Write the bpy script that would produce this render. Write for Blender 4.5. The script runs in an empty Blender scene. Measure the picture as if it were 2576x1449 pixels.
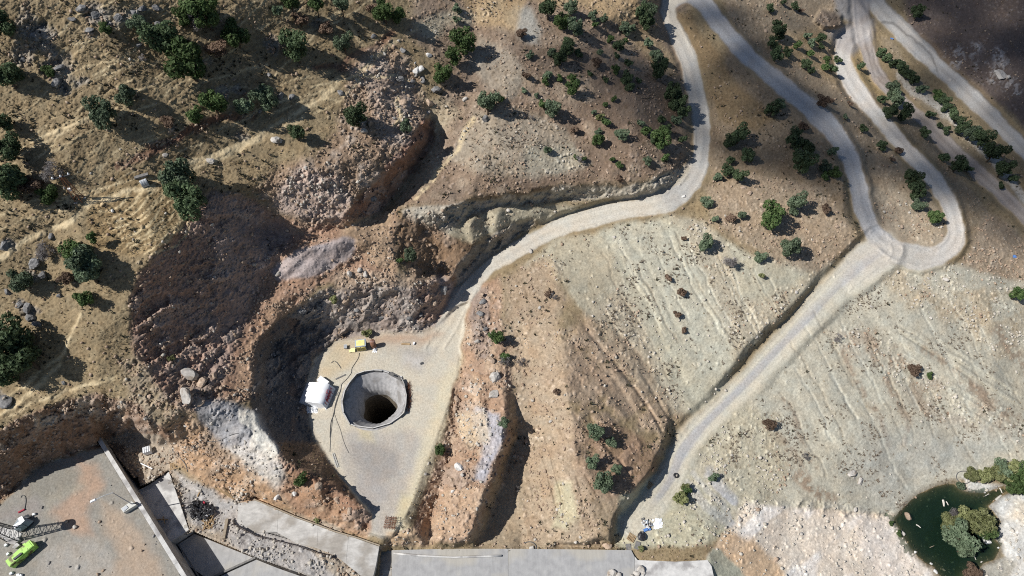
import bpy, math, random
import numpy as np
from mathutils import Vector, Matrix
from mathutils.geometry import delaunay_2d_cdt

# ---------------------------------------------------------------- camera, sky, sun, exposure
S = bpy.context.scene
COL = S.collection
R_ = math.radians
CAM_H, TILT, FPX = 105.0, R_(32.4), 1740.0          # metres, tilt from straight down, focal length in survey units
cam_d = bpy.data.cameras.new("camera")
cam = bpy.data.objects.new("camera", cam_d)
COL.objects.link(cam)
cam.location = (0, 0, CAM_H)
cam.rotation_euler = (TILT, 0, 0)
cam_d.sensor_width = 36.0
cam_d.lens = 36.0 * FPX / 2576.0
cam_d.clip_start = 1.0
cam_d.clip_end = 8000.0
S.camera = cam

SUN_EL, SHADOW_AZ = R_(49), R_(12)                  # shadows fall towards +X turned 12 degrees to +Y
world = bpy.data.worlds.new("World")
S.world = world
world.use_nodes = True
wn = world.node_tree
sky = wn.nodes.new("ShaderNodeTexSky")
sky.sky_type = 'NISHITA'
sky.sun_disc = False
sky.sun_elevation = SUN_EL
sd = Vector((-math.cos(SHADOW_AZ) * math.cos(SUN_EL), -math.sin(SHADOW_AZ) * math.cos(SUN_EL), math.sin(SUN_EL)))
sky.sun_rotation = math.atan2(sd.x, sd.y) % (2 * math.pi)
sky.altitude = 900
bg = wn.nodes["Background"]
wn.links.new(sky.outputs[0], bg.inputs[0])
bg.inputs[1].default_value = 0.065
sun_d = bpy.data.lights.new("sun", 'SUN')
sun_d.energy = 5.0
sun_d.angle = R_(0.5)
sun_d.color = (1.0, 0.965, 0.92)
sun = bpy.data.objects.new("sun", sun_d)
COL.objects.link(sun)
sun.location = (-200, -40, 300)
sun.rotation_euler = sd.to_track_quat('Z', 'Y').to_euler()
S.view_settings.view_transform = 'Standard'
S.view_settings.look = 'None'
S.view_settings.gamma = 1.0
S.view_settings.use_curve_mapping = False
S.view_settings.exposure = 0.2

rng = np.random.default_rng(7)
random.seed(7)
CT, ST = math.cos(TILT), math.sin(TILT)

# ---------------------------------------------------------------- survey: a bearing (x, y) seen from the drone plus a height gives a place
def place(x, y, z):
    """world position of the ground point at height z on the bearing (x, y); arrays or numbers"""
    a = (np.asarray(x, float) - 1288.0) / FPX
    b = (724.5 - np.asarray(y, float)) / FPX
    dz = -CT + b * ST
    dy = ST + b * CT
    t = (z - CAM_H) / dz
    return a * t, dy * t, t
def W(x, y, z=0.0):
    X, Y, t = place(x, y, z)
    return Vector((float(X), float(Y), float(z)))
def bearing(X, Y, Z):
    Zc = Z - CAM_H
    dep = Y * ST - Zc * CT
    up = Y * CT + Zc * ST
    return 1288 + FPX * X / dep, 724.5 - FPX * up / dep, dep

# ---------------------------------------------------------------- noise
def _hash(ix, iy, iz, seed):
    h = (ix.astype(np.int64) * 374761393 + iy.astype(np.int64) * 668265263 + iz.astype(np.int64) * 2147483647 + seed * 1274126177) & 0xffffffff
    h = ((h ^ (h >> 13)) * 1274126177) & 0xffffffff
    h = (h ^ (h >> 16)) & 0xffffff
    return (h / 8388607.5 - 1.0).astype(np.float32)
_T = np.random.default_rng(3).uniform(-1, 1, (64, 64, 64)).astype(np.float32).ravel()
def vn(x, y, z=None, seed=0):
    x = np.asarray(x, np.float32) + seed * 17.31
    y = np.asarray(y, np.float32) + seed * 9.77
    xf = np.floor(x); yf = np.floor(y)
    fx = x - xf; fy = y - yf
    ix = xf.astype(np.int32) & 63; iy = yf.astype(np.int32) & 63
    ix1 = (ix + 1) & 63; iy1 = (iy + 1) & 63
    fx = fx * fx * (3 - 2 * fx); fy = fy * fy * (3 - 2 * fy)
    def layer(iz):
        b = iz * 4096
        a0 = _T[b + iy * 64 + ix]; a1 = _T[b + iy * 64 + ix1]
        c0 = _T[b + iy1 * 64 + ix]; c1 = _T[b + iy1 * 64 + ix1]
        p = a0 + (a1 - a0) * fx; q = c0 + (c1 - c0) * fx
        return p + (q - p) * fy
    if z is None:
        return layer((seed * 7) & 63)
    z = np.asarray(z, np.float32) + seed * 3.3
    zf = np.floor(z); fz = z - zf
    iz = zf.astype(np.int32) & 63
    fz = fz * fz * (3 - 2 * fz)
    l0 = layer(iz); l1 = layer((iz + 1) & 63)
    return l0 + (l1 - l0) * fz
def fbm(x, y, z=None, oct=4, seed=0, gain=0.5):
    s = 0; a = 1.0; n = 0
    for i in range(oct):
        k = 2.03 ** i
        s = s + a * vn(x * k, y * k, None if z is None else z * k, seed + i * 5)
        n += a; a *= gain
    return s / n
def worley(x, y, seed=0):
    """distance to nearest and second nearest feature, and a random value of the nearest cell"""
    x = np.asarray(x, np.float32); y = np.asarray(y, np.float32)
    xf = np.floor(x); yf = np.floor(y)
    ix = xf.astype(np.int32); iy = yf.astype(np.int32)
    d1 = np.full(x.shape, 9., np.float32); d2 = d1.copy(); cid = np.zeros(x.shape, np.float32)
    for dy in (-1, 0, 1):
        for dx in (-1, 0, 1):
            jx = (ix + dx) & 63; jy = (iy + dy) & 63
            k = jy * 64 + jx
            px = xf + dx + 0.5 + 0.45 * _T[4096 * (seed & 63) + k]
            py = yf + dy + 0.5 + 0.45 * _T[4096 * ((seed + 1) & 63) + k]
            d = np.hypot(x - px, y - py)
            near = d < d1
            d2 = np.where(near, d1, np.minimum(d2, d))
            cid = np.where(near, _T[4096 * ((seed + 2) & 63) + k], cid)
            d1 = np.where(near, d, d1)
    return d1, d2, cid
def ss(a, b, x):
    t = np.clip((x - a) / (b - a), 0, 1)
    return t * t * (3 - 2 * t)
def lin(c):
    c = np.asarray(c, float) / 255.0
    return np.where(c <= 0.04045, c / 12.92, ((c + 0.055) / 1.055) ** 2.4)
ALB = 0.80
def alb(*c):
    v = lin(c); g = float(v @ np.array([.2126, .7152, .0722]))
    return (v * .8 + g * .2) * ALB

# ---------------------------------------------------------------- the lie of the land: break lines (x, y, height)
LINES = {
'road_main': [(1090,880,0),(1130,820,.3),(1165,750,.8),(1210,690,1.2),(1290,635,1.8),(1380,585,2.5),(1460,555,3),(1560,530,3.6),(1650,515,4),(1710,490,4.3),(1750,440,4.7),(1766,380,5),(1765,300,5.6),(1748,220,6.2),(1730,150,6.8),(1703,90,7.4),(1683,40,8),(1688,2,8.5),(1725,-18,8.7)],
'road_second': [(1688,2,8.5),(1725,-18,8.7),(1768,5,8.4),(1808,60,7.6),(1870,130,6.4),(1950,200,5),(2020,260,3.8),(2085,315,2.4),(2130,380,1.4),(2155,450,.6),(2172,530,-.6),(2200,588,-1.5),(2250,630,-2.2)],
'road_third': [(2205,595,-1.6),(2250,632,-2.2),(2312,648,-2.7),(2368,640,-3),(2402,604,-3.2),(2402,555,-3.35),(2382,500,-3.5),(2350,455,-3.6),(2310,410,-3.7),(2250,340,-3.9),(2190,270,-4.2),(2148,215,-4.6),(2122,160,-5),(2130,105,-5.4),(2170,80,-5.8)],
'road_low': [(2215,630,-1.9),(2150,680,-2.6),(2090,735,-3.1),(2020,810,-3.7),(1950,885,-4.2),(1880,960,-4.6),(1820,1020,-4.9),(1760,1080,-5.1),(1715,1140,-5.3),(1690,1200,-5.4),(1650,1260,-4.8),(1600,1320,-4.5)],
'road_valley': [(2165,-60,-6),(2168,60,-6.2),(2180,120,-6.6),(2210,190,-7.2),(2260,250,-7.8),(2330,310,-8.4),(2400,380,-9),(2480,450,-9.5),(2576,540,-10),(2700,660,-11)],
'road_far': [(2170,-60,-6),(2200,0,-6.8),(2240,50,-7.4),(2300,110,-8.2),(2380,185,-9),(2450,250,-9.8),(2520,320,-10.5),(2600,400,-11.2),(2750,560,-12)],
}
ROAD_HW = {'road_main': 20, 'road_second': 23, 'road_third': 20, 'road_low': 30, 'road_valley': 18, 'road_far': 20}
BREAK = [
 # hill edge above the red basin, and the basin floor
 [(560,478,24.8),(520,532,25),(470,558,25.2),(420,602,25.6),(385,642,25.8),(350,692,24.6),(330,760,22.6),(325,830,19.8),(335,880,17.8),(370,940,15.6),(430,1000,13.5),(475,1030,12)],
 [(640,560,18.6),(590,620,18.8),(535,690,18.6),(475,760,17.2),(445,840,15.4),(452,900,13.6),(500,950,11.4)],
 [(740,590,15),(690,660,13),(650,720,12),(620,800,10.4),(600,880,9.8),(575,950,9.8)],
 # promontory south face
 [(560,478,24.8),(640,492,22.4),(700,520,20),(740,535,19),(800,545,18),(860,545,17.5)],
 [(640,575,17.5),(700,585,15.5),(760,590,15.5),(860,578,14.5)],
 # canyon beneath the rocky spur
 [(860,545,17.5),(890,500,19),(940,450,19.6),(1000,400,19.8),(1040,350,19.8),(1060,300,19.6),(1040,260,20.2),(1020,230,21)],
 [(905,560,14),(960,535,12.5),(1010,480,12.3),(1055,410,12.8),(1085,345,14),(1084,295,16.5),(1068,255,19)],
 [(1030,520,13.5),(1080,440,14),(1125,370,15),(1150,300,16.5),(1180,200,19)],
 # pit west wall
 [(760,762,9),(700,800,8.8),(655,850,8.8),(638,920,8.6),(632,990,8.2),(648,1060,7.4),(686,1110,6.4),(720,1160,5.2),(790,1200,4),(850,1235,3.2),(915,1275,2.6),(935,1310,.5)],
 [(790,792,5),(730,826,4.8),(684,868,4.8),(668,925,4.6),(664,990,4.4),(682,1052,4),(716,1100,3.4),(748,1142,2.8),(806,1178,2.2)],
 [(840,852,0),(800,900,0),(775,960,0),(765,1010,0),(775,1060,0),(800,1110,0),(830,1160,0),(866,1210,0),(900,1250,0),(940,1290,0)],
 # pit north wall
 [(760,762,9.5),(800,742,9.5),(880,724,9.5),(960,708,10),(1040,703,9.5),(1095,700,7),(1130,715,3.5),(1148,745,1.5)],
 [(840,852,0),(900,836,.1),(960,834,.1),(1040,836,.1),(1085,822,.2),(1120,795,.4),(1142,768,.7)],
 [(700,760,11),(800,700,11.2),(900,690,11),(1000,690,10.8)],
 [(680,700,11.8),(760,710,11.6),(860,680,11.8),(900,650,12.2)],
 [(700,640,14.8),(780,625,16),(860,605,16)],
 # pocket right of the spur
 [(978,540,13.5),(988,600,12.8),(992,650,11.6),(1005,690,10.5)],
 [(1048,590,10.6),(1052,640,9),(1066,690,7),(1112,700,4)],
 # crumbling cut above the main road
 [(1005,520,13.6),(1080,542,13.2),(1150,520,12.8),(1200,492,12.3),(1300,480,11.5),(1420,465,10),(1540,458,8.7),(1640,452,8),(1690,425,7.5),(1715,380,7),(1722,300,6.9),(1712,240,7.4),(1690,180,8.4),(1660,110,9.2),(1650,30,10.4)],
 [(1060,585,9),(1140,585,8.4),(1190,535,8.4),(1300,508,7.4),(1420,494,6.4),(1540,498,5.6),(1640,482,5.5),(1700,448,5.4),(1730,385,5.4),(1736,300,6),(1727,240,6.5),(1708,180,7)],
 # outcrop hard by the road
 [(1140,690,5.5),(1190,622,5.6),(1250,588,5.6),(1310,552,5.6),(1342,545,5.2)],
 [(1160,694,1.6),(1210,642,1.9),(1265,606,2.4),(1320,574,2.8),(1352,562,3)],
 # cut west of the lower road
 [(2180,600,-.6),(2135,648,-1.5),(2080,690,-2),(2040,738,-1.5),(1990,778,-1.1),(1930,818,-1.2),(1880,868,-1.5),(1850,908,-1.9),(1825,955,-2.7),(1790,992,-3.8)],
 [(2168,632,-2),(2100,702,-2.8),(2055,752,-3.2),(2003,792,-3.6),(1945,834,-3.9),(1893,884,-4.2),(1864,926,-4.4),(1838,970,-4.7),(1800,1000,-4.9)],
 [(1672,1110,-2.2),(1668,1150,-1.6),(1640,1188,-1.2),(1600,1228,-.8),(1560,1268,-.8),(1540,1320,-1),(1528,1352,-1.2),(1490,1358,-2),(1400,1362,-3.6)],
 [(1688,1118,-5.2),(1680,1160,-5.4),(1656,1200,-5.5),(1622,1245,-5.6),(1590,1290,-5.6),(1568,1330,-5.6),(1545,1374,-5.6),(1490,1374,-5.4),(1400,1374,-5.2)],
 [(2112,400,3.6),(2120,470,2.4),(2124,540,1.3),(2140,572,.8)],
 [(2132,430,1.6),(2139,500,.3),(2144,550,-.4)],
 # mound ridge, its two feet
 [(1390,650,3),(1400,720,3.6),(1410,800,3.9),(1418,900,3.9),(1432,1000,3.6),(1442,1080,3.1),(1450,1150,2.6),(1480,1230,.8),(1500,1300,-.8)],
 [(1280,760,2.2),(1310,900,1.9),(1335,1000,.9),(1352,1100,-2.2),(1335,1200,-4.4),(1322,1300,-4.9),(1310,1372,-5.1)],
 [(1540,680,2.6),(1600,800,.6),(1640,900,-1),(1690,1030,-3.6)],
 [(1290,690,1.4),(1480,602,2.8),(1600,566,3.3),(1700,545,3.8)],
 # rocky rib between pit floor and ravine
 [(1160,900,0),(1140,980,0),(1117,1050,0),(1092,1110,0),(1063,1190,0),(1038,1260,0),(1012,1310,-.2),(1000,1345,-.8)],
 [(1250,790,2),(1252,880,2.6),(1264,960,2.9),(1272,1050,2.8),(1262,1120,2.2),(1240,1170,1.6),(1226,1220,1.3),(1205,1270,.9),(1192,1330,.4),(1172,1358,-.4)],
 [(1282,900,2),(1292,980,1.3),(1300,1050,-1),(1300,1100,-4),(1276,1160,-4.9),(1258,1220,-5),(1238,1280,-5.1),(1222,1330,-5.1),(1205,1374,-5.1)],
 [(1190,740,1.6),(1188,820,2.2),(1190,900,2.4),(1205,980,2.4),(1215,1040,2)],
 [(1165,990,-.3),(1150,1070,-.8),(1128,1150,-1.5),(1106,1230,-2.3),(1085,1300,-3.2),(1078,1372,-4.6)],
 [(1185,1060,1.4),(1158,1150,1),(1136,1230,.5),(1112,1300,.1),(1105,1350,-.4)],
 [(962,1348,-.5),(1000,1352,-.6),(1050,1345,-.8)],
 [(1120,1360,-1.2),(1150,1362,-1),(1172,1358,-.4)],
 [(985,1379,-4.1),(1078,1377,-4.1),(1140,1377,-4.1),(1205,1377,-4.1),(1310,1378,-4.1),(1450,1380,-4.1),(1590,1383,-4.1)],
 [(955,1376,-2.4),(940,1372,-2.3),(830,1326,-2.3),(740,1292,-2.3),(640,1275,-2.5),(570,1262,-2.6)],
 # yard cliff
 [(-160,1100,14),(0,1088,14),(60,1056,14),(130,1022,14),(190,1006,14),(250,1000,14),(300,1012,13.3),(350,1040,12),(400,1078,10)],
 [(-160,1275,1.5),(0,1262,1.5),(50,1215,1.5),(90,1175,1.5),(150,1150,1.5),(236,1122,1.5)],
 [(275,1105,-1),(330,1095,-.6),(390,1110,0),(440,1150,0)],
]
SPOTS = [
 (0,950,15.5),(150,900,17.5),(250,850,20),(100,750,23),(250,650,26.5),(0,600,29),(150,500,30.5),(350,450,29.5),(0,400,34),(200,300,36),(400,300,33.5),(550,350,28.8),(0,150,42),(300,150,39),(550,150,34.5),(700,250,28.5),(700,350,26.5),(0,0,47),(300,0,44),(600,0,38.5),(650,100,33.5),(850,0,32.5),(850,150,28),(850,300,25),(950,250,24),(800,430,24),(1000,130,25.6),(1000,50,27.6),(1200,0,23),(1300,150,19.5),(1250,300,16.5),(1300,400,14.2),(1450,300,13.2),(1450,100,17.8),(1600,200,12.6),(1600,0,15.5),(1600,380,11.2),
 (600,462,25),(700,460,23.5),(760,500,20.5),(920,380,23),(1210,420,15),(1180,560,10),(1100,650,6.5),
 (950,610,13.6),(900,560,14.4),(1250,540,8.6),(1400,525,5),(1520,515,4.8),(1640,500,5),
 (480,1010,12.2),(560,990,10.4),(600,1060,8.6),(660,1150,6),(700,1200,4.6),(450,1110,5),(520,1180,2),(580,1230,-.6),(640,1240,0),(740,1265,0),(830,1300,-.3),(800,1225,5),(890,1290,3),(900,1330,-.8),(420,1180,-1.4),(360,1160,-1.4),(330,1130,-1.4),(500,1250,-2.7),(560,1290,-2.8),
 (1700,700,1.6),(1850,800,-.3),(1780,600,2.8),(1900,700,.9),(2000,600,1.6),(1850,500,3.9),(1950,400,4.1),(2050,500,2.1),(1820,300,5.3),(1900,280,5),(1830,400,4.8),(1780,200,6.4),(1740,80,7.8),
 (2000,100,3),(2050,200,.6),(1960,20,4.4),(2060,60,-1.6),(2100,-40,-4),(1850,0,7.6),(2200,400,-1.2),(2220,520,-1.9),(2300,560,-2.4),(2150,300,-.8),(2080,130,-3),
 (2280,300,-6.4),(2380,450,-5.6),(2450,560,-6),(2350,340,-8),(2250,180,-7.6),(2320,200,-8.4),(2450,350,-9.6),(2550,450,-10.4),(2400,80,-8),(2500,200,-9),(2576,60,-6),(2480,-60,-5),(2300,0,-7),(2700,200,-8),
 (2460,640,-5),(2576,640,-8.6),(2300,720,-3.6),(2200,760,-3.9),(2500,800,-6.8),(2100,850,-4.9),(2300,950,-7.4),(2500,1000,-9.6),(2000,1000,-5.6),(2100,1150,-8.2),(2250,1150,-10.6),(2400,1120,-11.4),(2576,1150,-12),(1900,1020,-5.1),(1830,1130,-5.5),(1900,1200,-7),(1800,1230,-5.7),(1850,1300,-6.4),(2000,1280,-9),(2150,1290,-11.4),(2240,1300,-12.9),
 (1640,1345,-4.4),(1780,1385,-4.3),(1900,1320,-6.4),(1950,1390,-8.4),(2100,1390,-10.8),(2200,1449,-12),(2300,1430,-12.9),(2380,1480,-13),(2560,1300,-12.4),(2560,1430,-12.4),(2700,1300,-12),(2500,1500,-12.6),(1850,1449,-6),(1790,1449,-4.6),
 (100,1300,1.5),(200,1200,1.5),(200,1400,1.5),(0,1449,1.5),(380,1449,1.5),(230,1160,1.5),(300,1300,1.5),
 (-500,0,49),(-500,700,29),(-500,1190,14),(-500,1330,1.5),(-500,1900,0),(3100,0,0),(3100,700,-12),(3100,1400,-10),(3100,2200,-12),(1288,2200,-14),(0,2200,-2),(700,-300,38),(0,-300,49.5),(1288,-300,25),(2000,-300,6),(2576,-300,2),
 (-6000,-1500,30),(8000,-1500,10),(-6000,5200,0),(8000,5200,-10),(1288,-1500,30),(-6000,700,30),(8000,700,40),(1288,5200,-14),
]
POND = [(2247,1309),(2260,1293),(2280,1268),(2311,1242),(2351,1224),(2384,1216),(2402,1218),(2412,1229),(2428,1237),(2453,1241),(2477,1240),(2504,1229),(2526,1221),(2542,1238),(2512,1252),(2487,1274),(2504,1293),(2518,1313),(2508,1335),(2504,1356),(2516,1370),(2514,1386),(2502,1410),(2473,1417),(2465,1431),(2437,1440),(2424,1456),(2405,1475),(2380,1470),(2347,1426),(2327,1417),(2311,1404),(2288,1376),(2274,1350),(2260,1327)]
POND_Z = -13.0
BREAK.append([(x, y, POND_Z) for x, y in POND + POND[:1]])

# ---------------------------------------------------------------- survey grid
STEP = 2.3
def axis(lo, hi, far_lo, far_hi):
    a = np.arange(lo, hi, STEP)
    out = []; s = STEP; v = lo
    while v > far_lo:
        s *= 1.22; v -= s; out.append(v)
    out2 = []; s = STEP; v = a[-1]
    while v < far_hi:
        s *= 1.22; v += s; out2.append(v)
    return np.concatenate([np.array(out[::-1]), a, np.array(out2)])
GX = axis(-110, 2690, -2500, 5000)
GY = axis(-100, 1600, -1250, 3800)
NX, NY = len(GX), len(GY)
U, V = np.meshgrid(GX, GY)
U = U.astype(np.float64); V = V.astype(np.float64)

def densify(pts, step=11.0):
    o = []
    for p, q in zip(pts[:-1], pts[1:]):
        n = max(1, int(math.hypot(q[0] - p[0], q[1] - p[1]) / step))
        for i in range(n):
            t = i / n
            o.append(tuple(p[k] + (q[k] - p[k]) * t for k in range(len(p))))
    o.append(tuple(pts[-1]))
    return o
def polyline(pts, hw=1e9, X=None, Y=None):
    """distance to a line, and the third coordinate of the nearest point on it"""
    X = U if X is None else X; Y = V if Y is None else Y
    D = np.full(X.shape, 1e6, np.float32); Z = np.zeros(X.shape, np.float32)
    for p, q in zip(pts[:-1], pts[1:]):
        m = 90 if hw > 200 else hw
        sel = (X > min(p[0], q[0]) - m) & (X < max(p[0], q[0]) + m) & (Y > min(p[1], q[1]) - m) & (Y < max(p[1], q[1]) + m)
        if not sel.any():
            continue
        x = X[sel]; y = Y[sel]
        dx, dy = q[0] - p[0], q[1] - p[1]
        t = np.clip(((x - p[0]) * dx + (y - p[1]) * dy) / (dx * dx + dy * dy + 1e-9), 0, 1)
        d = np.hypot(x - p[0] - t * dx, y - p[1] - t * dy)
        cur = D[sel]; better = d < cur
        cur[better] = d[better]; D[sel] = cur
        if len(p) > 2:
            zz = Z[sel]; zz[better] = (p[2] + (q[2] - p[2]) * t)[better]; Z[sel] = zz
    return D, Z
def inside(pts, X, Y):
    r = np.zeros(X.shape, bool)
    n = len(pts)
    for i in range(n):
        x0, y0 = pts[i][:2]; x1, y1 = pts[(i + 1) % n][:2]
        if y0 == y1:
            continue
        c = ((Y >= min(y0, y1)) & (Y < max(y0, y1))) & (X < (x1 - x0) * (Y - y0) / (y1 - y0) + x0)
        r ^= c
    return r
WARP = None
def poly(pts, feather=14.0, warp=True):
    """soft mask of a region"""
    X, Y = (UW, VW) if warp else (U, V)
    xs = [p[0] for p in pts]; ys = [p[1] for p in pts]; m = feather + 2
    sel = (X > min(xs) - m) & (X < max(xs) + m) & (Y > min(ys) - m) & (Y < max(ys) + m)
    out = np.zeros(X.shape, np.float32)
    x = X[sel]; y = Y[sel]
    if x.size == 0:
        return out
    ins = inside(pts, x, y)
    d = np.full(x.shape, 1e6)
    n = len(pts)
    for i in range(n):
        x0, y0 = pts[i][:2]; x1, y1 = pts[(i + 1) % n][:2]
        dx, dy = x1 - x0, y1 - y0
        t = np.clip(((x - x0) * dx + (y - y0) * dy) / (dx * dx + dy * dy + 1e-9), 0, 1)
        d = np.minimum(d, np.hypot(x - x0 - t * dx, y - y0 - t * dy))
    s = np.where(ins, -d, d)
    out[sel] = 1 - ss(-feather * .5, feather * .5, s)
    return out
def stroke(pts, w, feather=8.0, warp=True):
    X, Y = (UW, VW) if warp else (U, V)
    D, _ = polyline(pts, w + feather + 4, X, Y)
    return 1 - ss(w - feather * .5, w + feather * .5, D)

def smooth_line(l, n=5):
    P = [l[0]] + list(l) + [l[-1]]; o = []
    for i in range(1, len(P) - 2):
        for k in range(n):
            s = k / n
            o.append(tuple(.5 * (2 * P[i][a] + (P[i + 1][a] - P[i - 1][a]) * s + (2 * P[i - 1][a] - 5 * P[i][a] + 4 * P[i + 1][a] - P[i + 2][a]) * s * s + (3 * P[i][a] - P[i - 1][a] - 3 * P[i + 1][a] + P[i + 2][a]) * s ** 3) for a in range(3)))
    return o + [tuple(l[-1])]
LINES = {k: smooth_line(l, 4) for k, l in LINES.items()}
pts3 = []
for l in BREAK:
    pts3 += densify(l)
for k, l in LINES.items():
    pts3 += densify(l, 16)
pts3 += SPOTS
seen = {}
for p in pts3:
    seen[(round(p[0], 0), round(p[1], 0))] = p
pts3 = list(seen.values())
vs, es, fs, _, _, _ = delaunay_2d_cdt([Vector((p[0], p[1])) for p in pts3], [], [], 0, 1e-5)
px = np.array([p[0] for p in pts3]); py = np.array([p[1] for p in pts3]); pz = np.array([p[2] for p in pts3])
if len(vs) != len(pts3):
    vz = []
    for v in vs:
        vz.append(pz[np.argmin((px - v.x) ** 2 + (py - v.y) ** 2)])
    pz = np.array(vz); px = np.array([v.x for v in vs]); py = np.array([v.y for v in vs])
H = np.zeros(U.shape)
for f in fs:
    a, b, c = f[:3]
    xs = (px[a], px[b], px[c]); ys = (py[a], py[b], py[c])
    i0, i1 = np.searchsorted(GX, min(xs) - .01), np.searchsorted(GX, max(xs) + .01)
    j0, j1 = np.searchsorted(GY, min(ys) - .01), np.searchsorted(GY, max(ys) + .01)
    if i0 >= i1 or j0 >= j1:
        continue
    x = U[j0:j1, i0:i1]; y = V[j0:j1, i0:i1]
    det = (ys[1] - ys[2]) * (xs[0] - xs[2]) + (xs[2] - xs[1]) * (ys[0] - ys[2])
    if abs(det) < 1e-9:
        continue
    l0 = ((ys[1] - ys[2]) * (x - xs[2]) + (xs[2] - xs[1]) * (y - ys[2])) / det
    l1 = ((ys[2] - ys[0]) * (x - xs[2]) + (xs[0] - xs[2]) * (y - ys[2])) / det
    l2 = 1 - l0 - l1
    m = (l0 > -1e-4) & (l1 > -1e-4) & (l2 > -1e-4)
    H[j0:j1, i0:i1][m] = (l0 * pz[a] + l1 * pz[b] + l2 * pz[c])[m]
def blur(A, n=1):
    for _ in range(n):
        P = np.pad(A, 1, mode='edge')
        A = (P[:-2, 1:-1] + 2 * P[1:-1, 1:-1] + P[2:, 1:-1]) / 4
        P = np.pad(A, 1, mode='edge')
        A = (P[1:-1, :-2] + 2 * P[1:-1, 1:-1] + P[1:-1, 2:]) / 4
    return A
H = blur(H, 4)
# soft wander so that region edges are never ruled lines
mpp = 0.062
NU = U * mpp; NV = V * mpp
FADE = ss(-170, -110, U) * ss(2750, 2690, U) * ss(-160, -100, V) * ss(1660, 1600, V)
UC = np.clip(U, -60, 2636); VC = np.clip(V, -50, 1530)
UW = UC + 16 * fbm(NU / 4.5, NV / 4.5, oct=5, seed=1, gain=.6)
VW = VC + 16 * fbm(NU / 4.5, NV / 4.5, oct=5, seed=2, gain=.6)
# wander of the scarp lines themselves
wj = 8 * fbm(NU / 2.0, NV / 2.0, oct=5, seed=31, gain=.65)
wi = 8 * fbm(NU / 2.0, NV / 2.0, oct=5, seed=32, gain=.65)
iy, ix = np.mgrid[0:NY, 0:NX]
jy = np.clip(iy + wj, 0, NY - 1.001); jx = np.clip(ix + wi, 0, NX - 1.001)
y0 = jy.astype(int); x0 = jx.astype(int); fy = jy - y0; fx = jx - x0
Hw = (H[y0, x0] * (1 - fx) + H[y0, x0 + 1] * fx) * (1 - fy) + (H[y0 + 1, x0] * (1 - fx) + H[y0 + 1, x0 + 1] * fx) * fy

FLAT = np.zeros(U.shape, np.float32)      # 1 where machines levelled the ground
road_masks = {}
gy_, gx_ = np.gradient(H)
steep = blur(ss(.17, .34, np.hypot(gx_, gy_)).astype(np.float64), 6)
H0 = H.copy()
H = H + (Hw - H) * (.05 + .95 * steep)
for k, l in LINES.items():
    D, Z = polyline(l, 95)
    hw = ROAD_HW[k]
    near = D < 75
    jit = 7 * fbm(NU / 5, NV / 5, oct=4, seed=40) + 4 * fbm(NU / 1.2, NV / 1.2, oct=3, seed=41)
    if k == 'road_low':
        jit = jit - 16 * ss(2080, 2200, U) - 7 * (1 - ss(1640, 1740, U))
    if k == 'road_main':
        jit = jit - 10 * (1 - ss(1120, 1180, U)) - 5 * ss(1480, 1640, U) * ss(380, 470, V)
    if k == 'road_third':
        jit = jit - 7 * ss(560, 620, V)
    m = np.where(near, 1 - ss(hw + 2, hw + (24 if k == 'road_low' else 15), D + jit), 0)
    H = H * (1 - m) + Z * m
    FLAT = np.maximum(FLAT, m)
    sf = 12 if k == 'road_low' else 4
    road_masks[k] = (np.where(near, D, 999.), np.where(near, 1 - ss(hw - sf, hw + sf, D + jit), 0))
PLAT = [(842,856),(900,842),(960,838),(1040,840),(1090,826),(1120,800),(1150,770),(1180,760),(1160,860),(1150,950),(1118,1050),(1092,1120),(1062,1190),(1036,1260),(1008,1318),(988,1350),(956,1350),(925,1340),(938,1292),(900,1252),(866,1212),(830,1162),(800,1112),(775,1062),(765,1012),(775,962),(800,902)]
m = poly(PLAT, 8, False)
H = H * (1 - m) + 0.0 * m; FLAT = np.maximum(FLAT, m)
YARD = [(-120,1350),(0,1268),(50,1221),(90,1181),(150,1156),(240,1126),(258,1120),(270,1140),(341,1255),(400,1350),(468,1460),(552,1600),(-120,1600)]
m = poly(YARD, 6, False)
H = H * (1 - m) + 1.5 * m; FLAT = np.maximum(FLAT, m * .9)
PONDM = poly(POND, 3, False)
PD, _ = polyline([(x, y, 0) for x, y in POND + POND[:1]], 300)
dep = np.where(inside(POND, U, V), np.clip(PD / 30.0, 0, 1.3) + np.clip(PD/90, 0, 1), 0)
H = H - dep * 0.9
H = blur(H, 1)
# ---------------------------------------------------------------- ground cover map: what lies where
COLR = np.zeros(U.shape + (3,), np.float32)
ROCK = np.zeros(U.shape, np.float32)     # blocky bedrock
SCREE = np.zeros(U.shape, np.float32)    # loose stones
GRASS = np.zeros(U.shape, np.float32)    # dry grass
SHALE = np.zeros(U.shape, np.float32)    # soft shale
n1 = fbm(NU / 9, NV / 9, oct=4, seed=3); n2 = fbm(NU / 2.2, NV / 2.2, oct=4, seed=4); n3 = fbm(NU / .7, NV / .7, oct=4, seed=5, gain=.65)
n4 = fbm(NU / .35, NV / .35, oct=2, seed=6, gain=.7) * FADE; n3 = n3 * FADE; n2 = n2 * FADE
def paint(m, c, k=1.0):
    global COLR
    COLR = COLR * (1 - (m * k)[..., None]) + np.asarray(c, np.float32) * (m * k)[..., None]
def cover(m, rock=None, scree=None, grass=None, shale=None):
    global ROCK, SCREE, GRASS, SHALE
    if rock is not None: ROCK = ROCK * (1 - m) + rock * m
    if scree is not None: SCREE = SCREE * (1 - m) + scree * m
    if grass is not None: GRASS = GRASS * (1 - m) + grass * m
    if shale is not None: SHALE = SHALE * (1 - m) + shale * m
one = np.ones(U.shape, np.float32)
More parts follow.
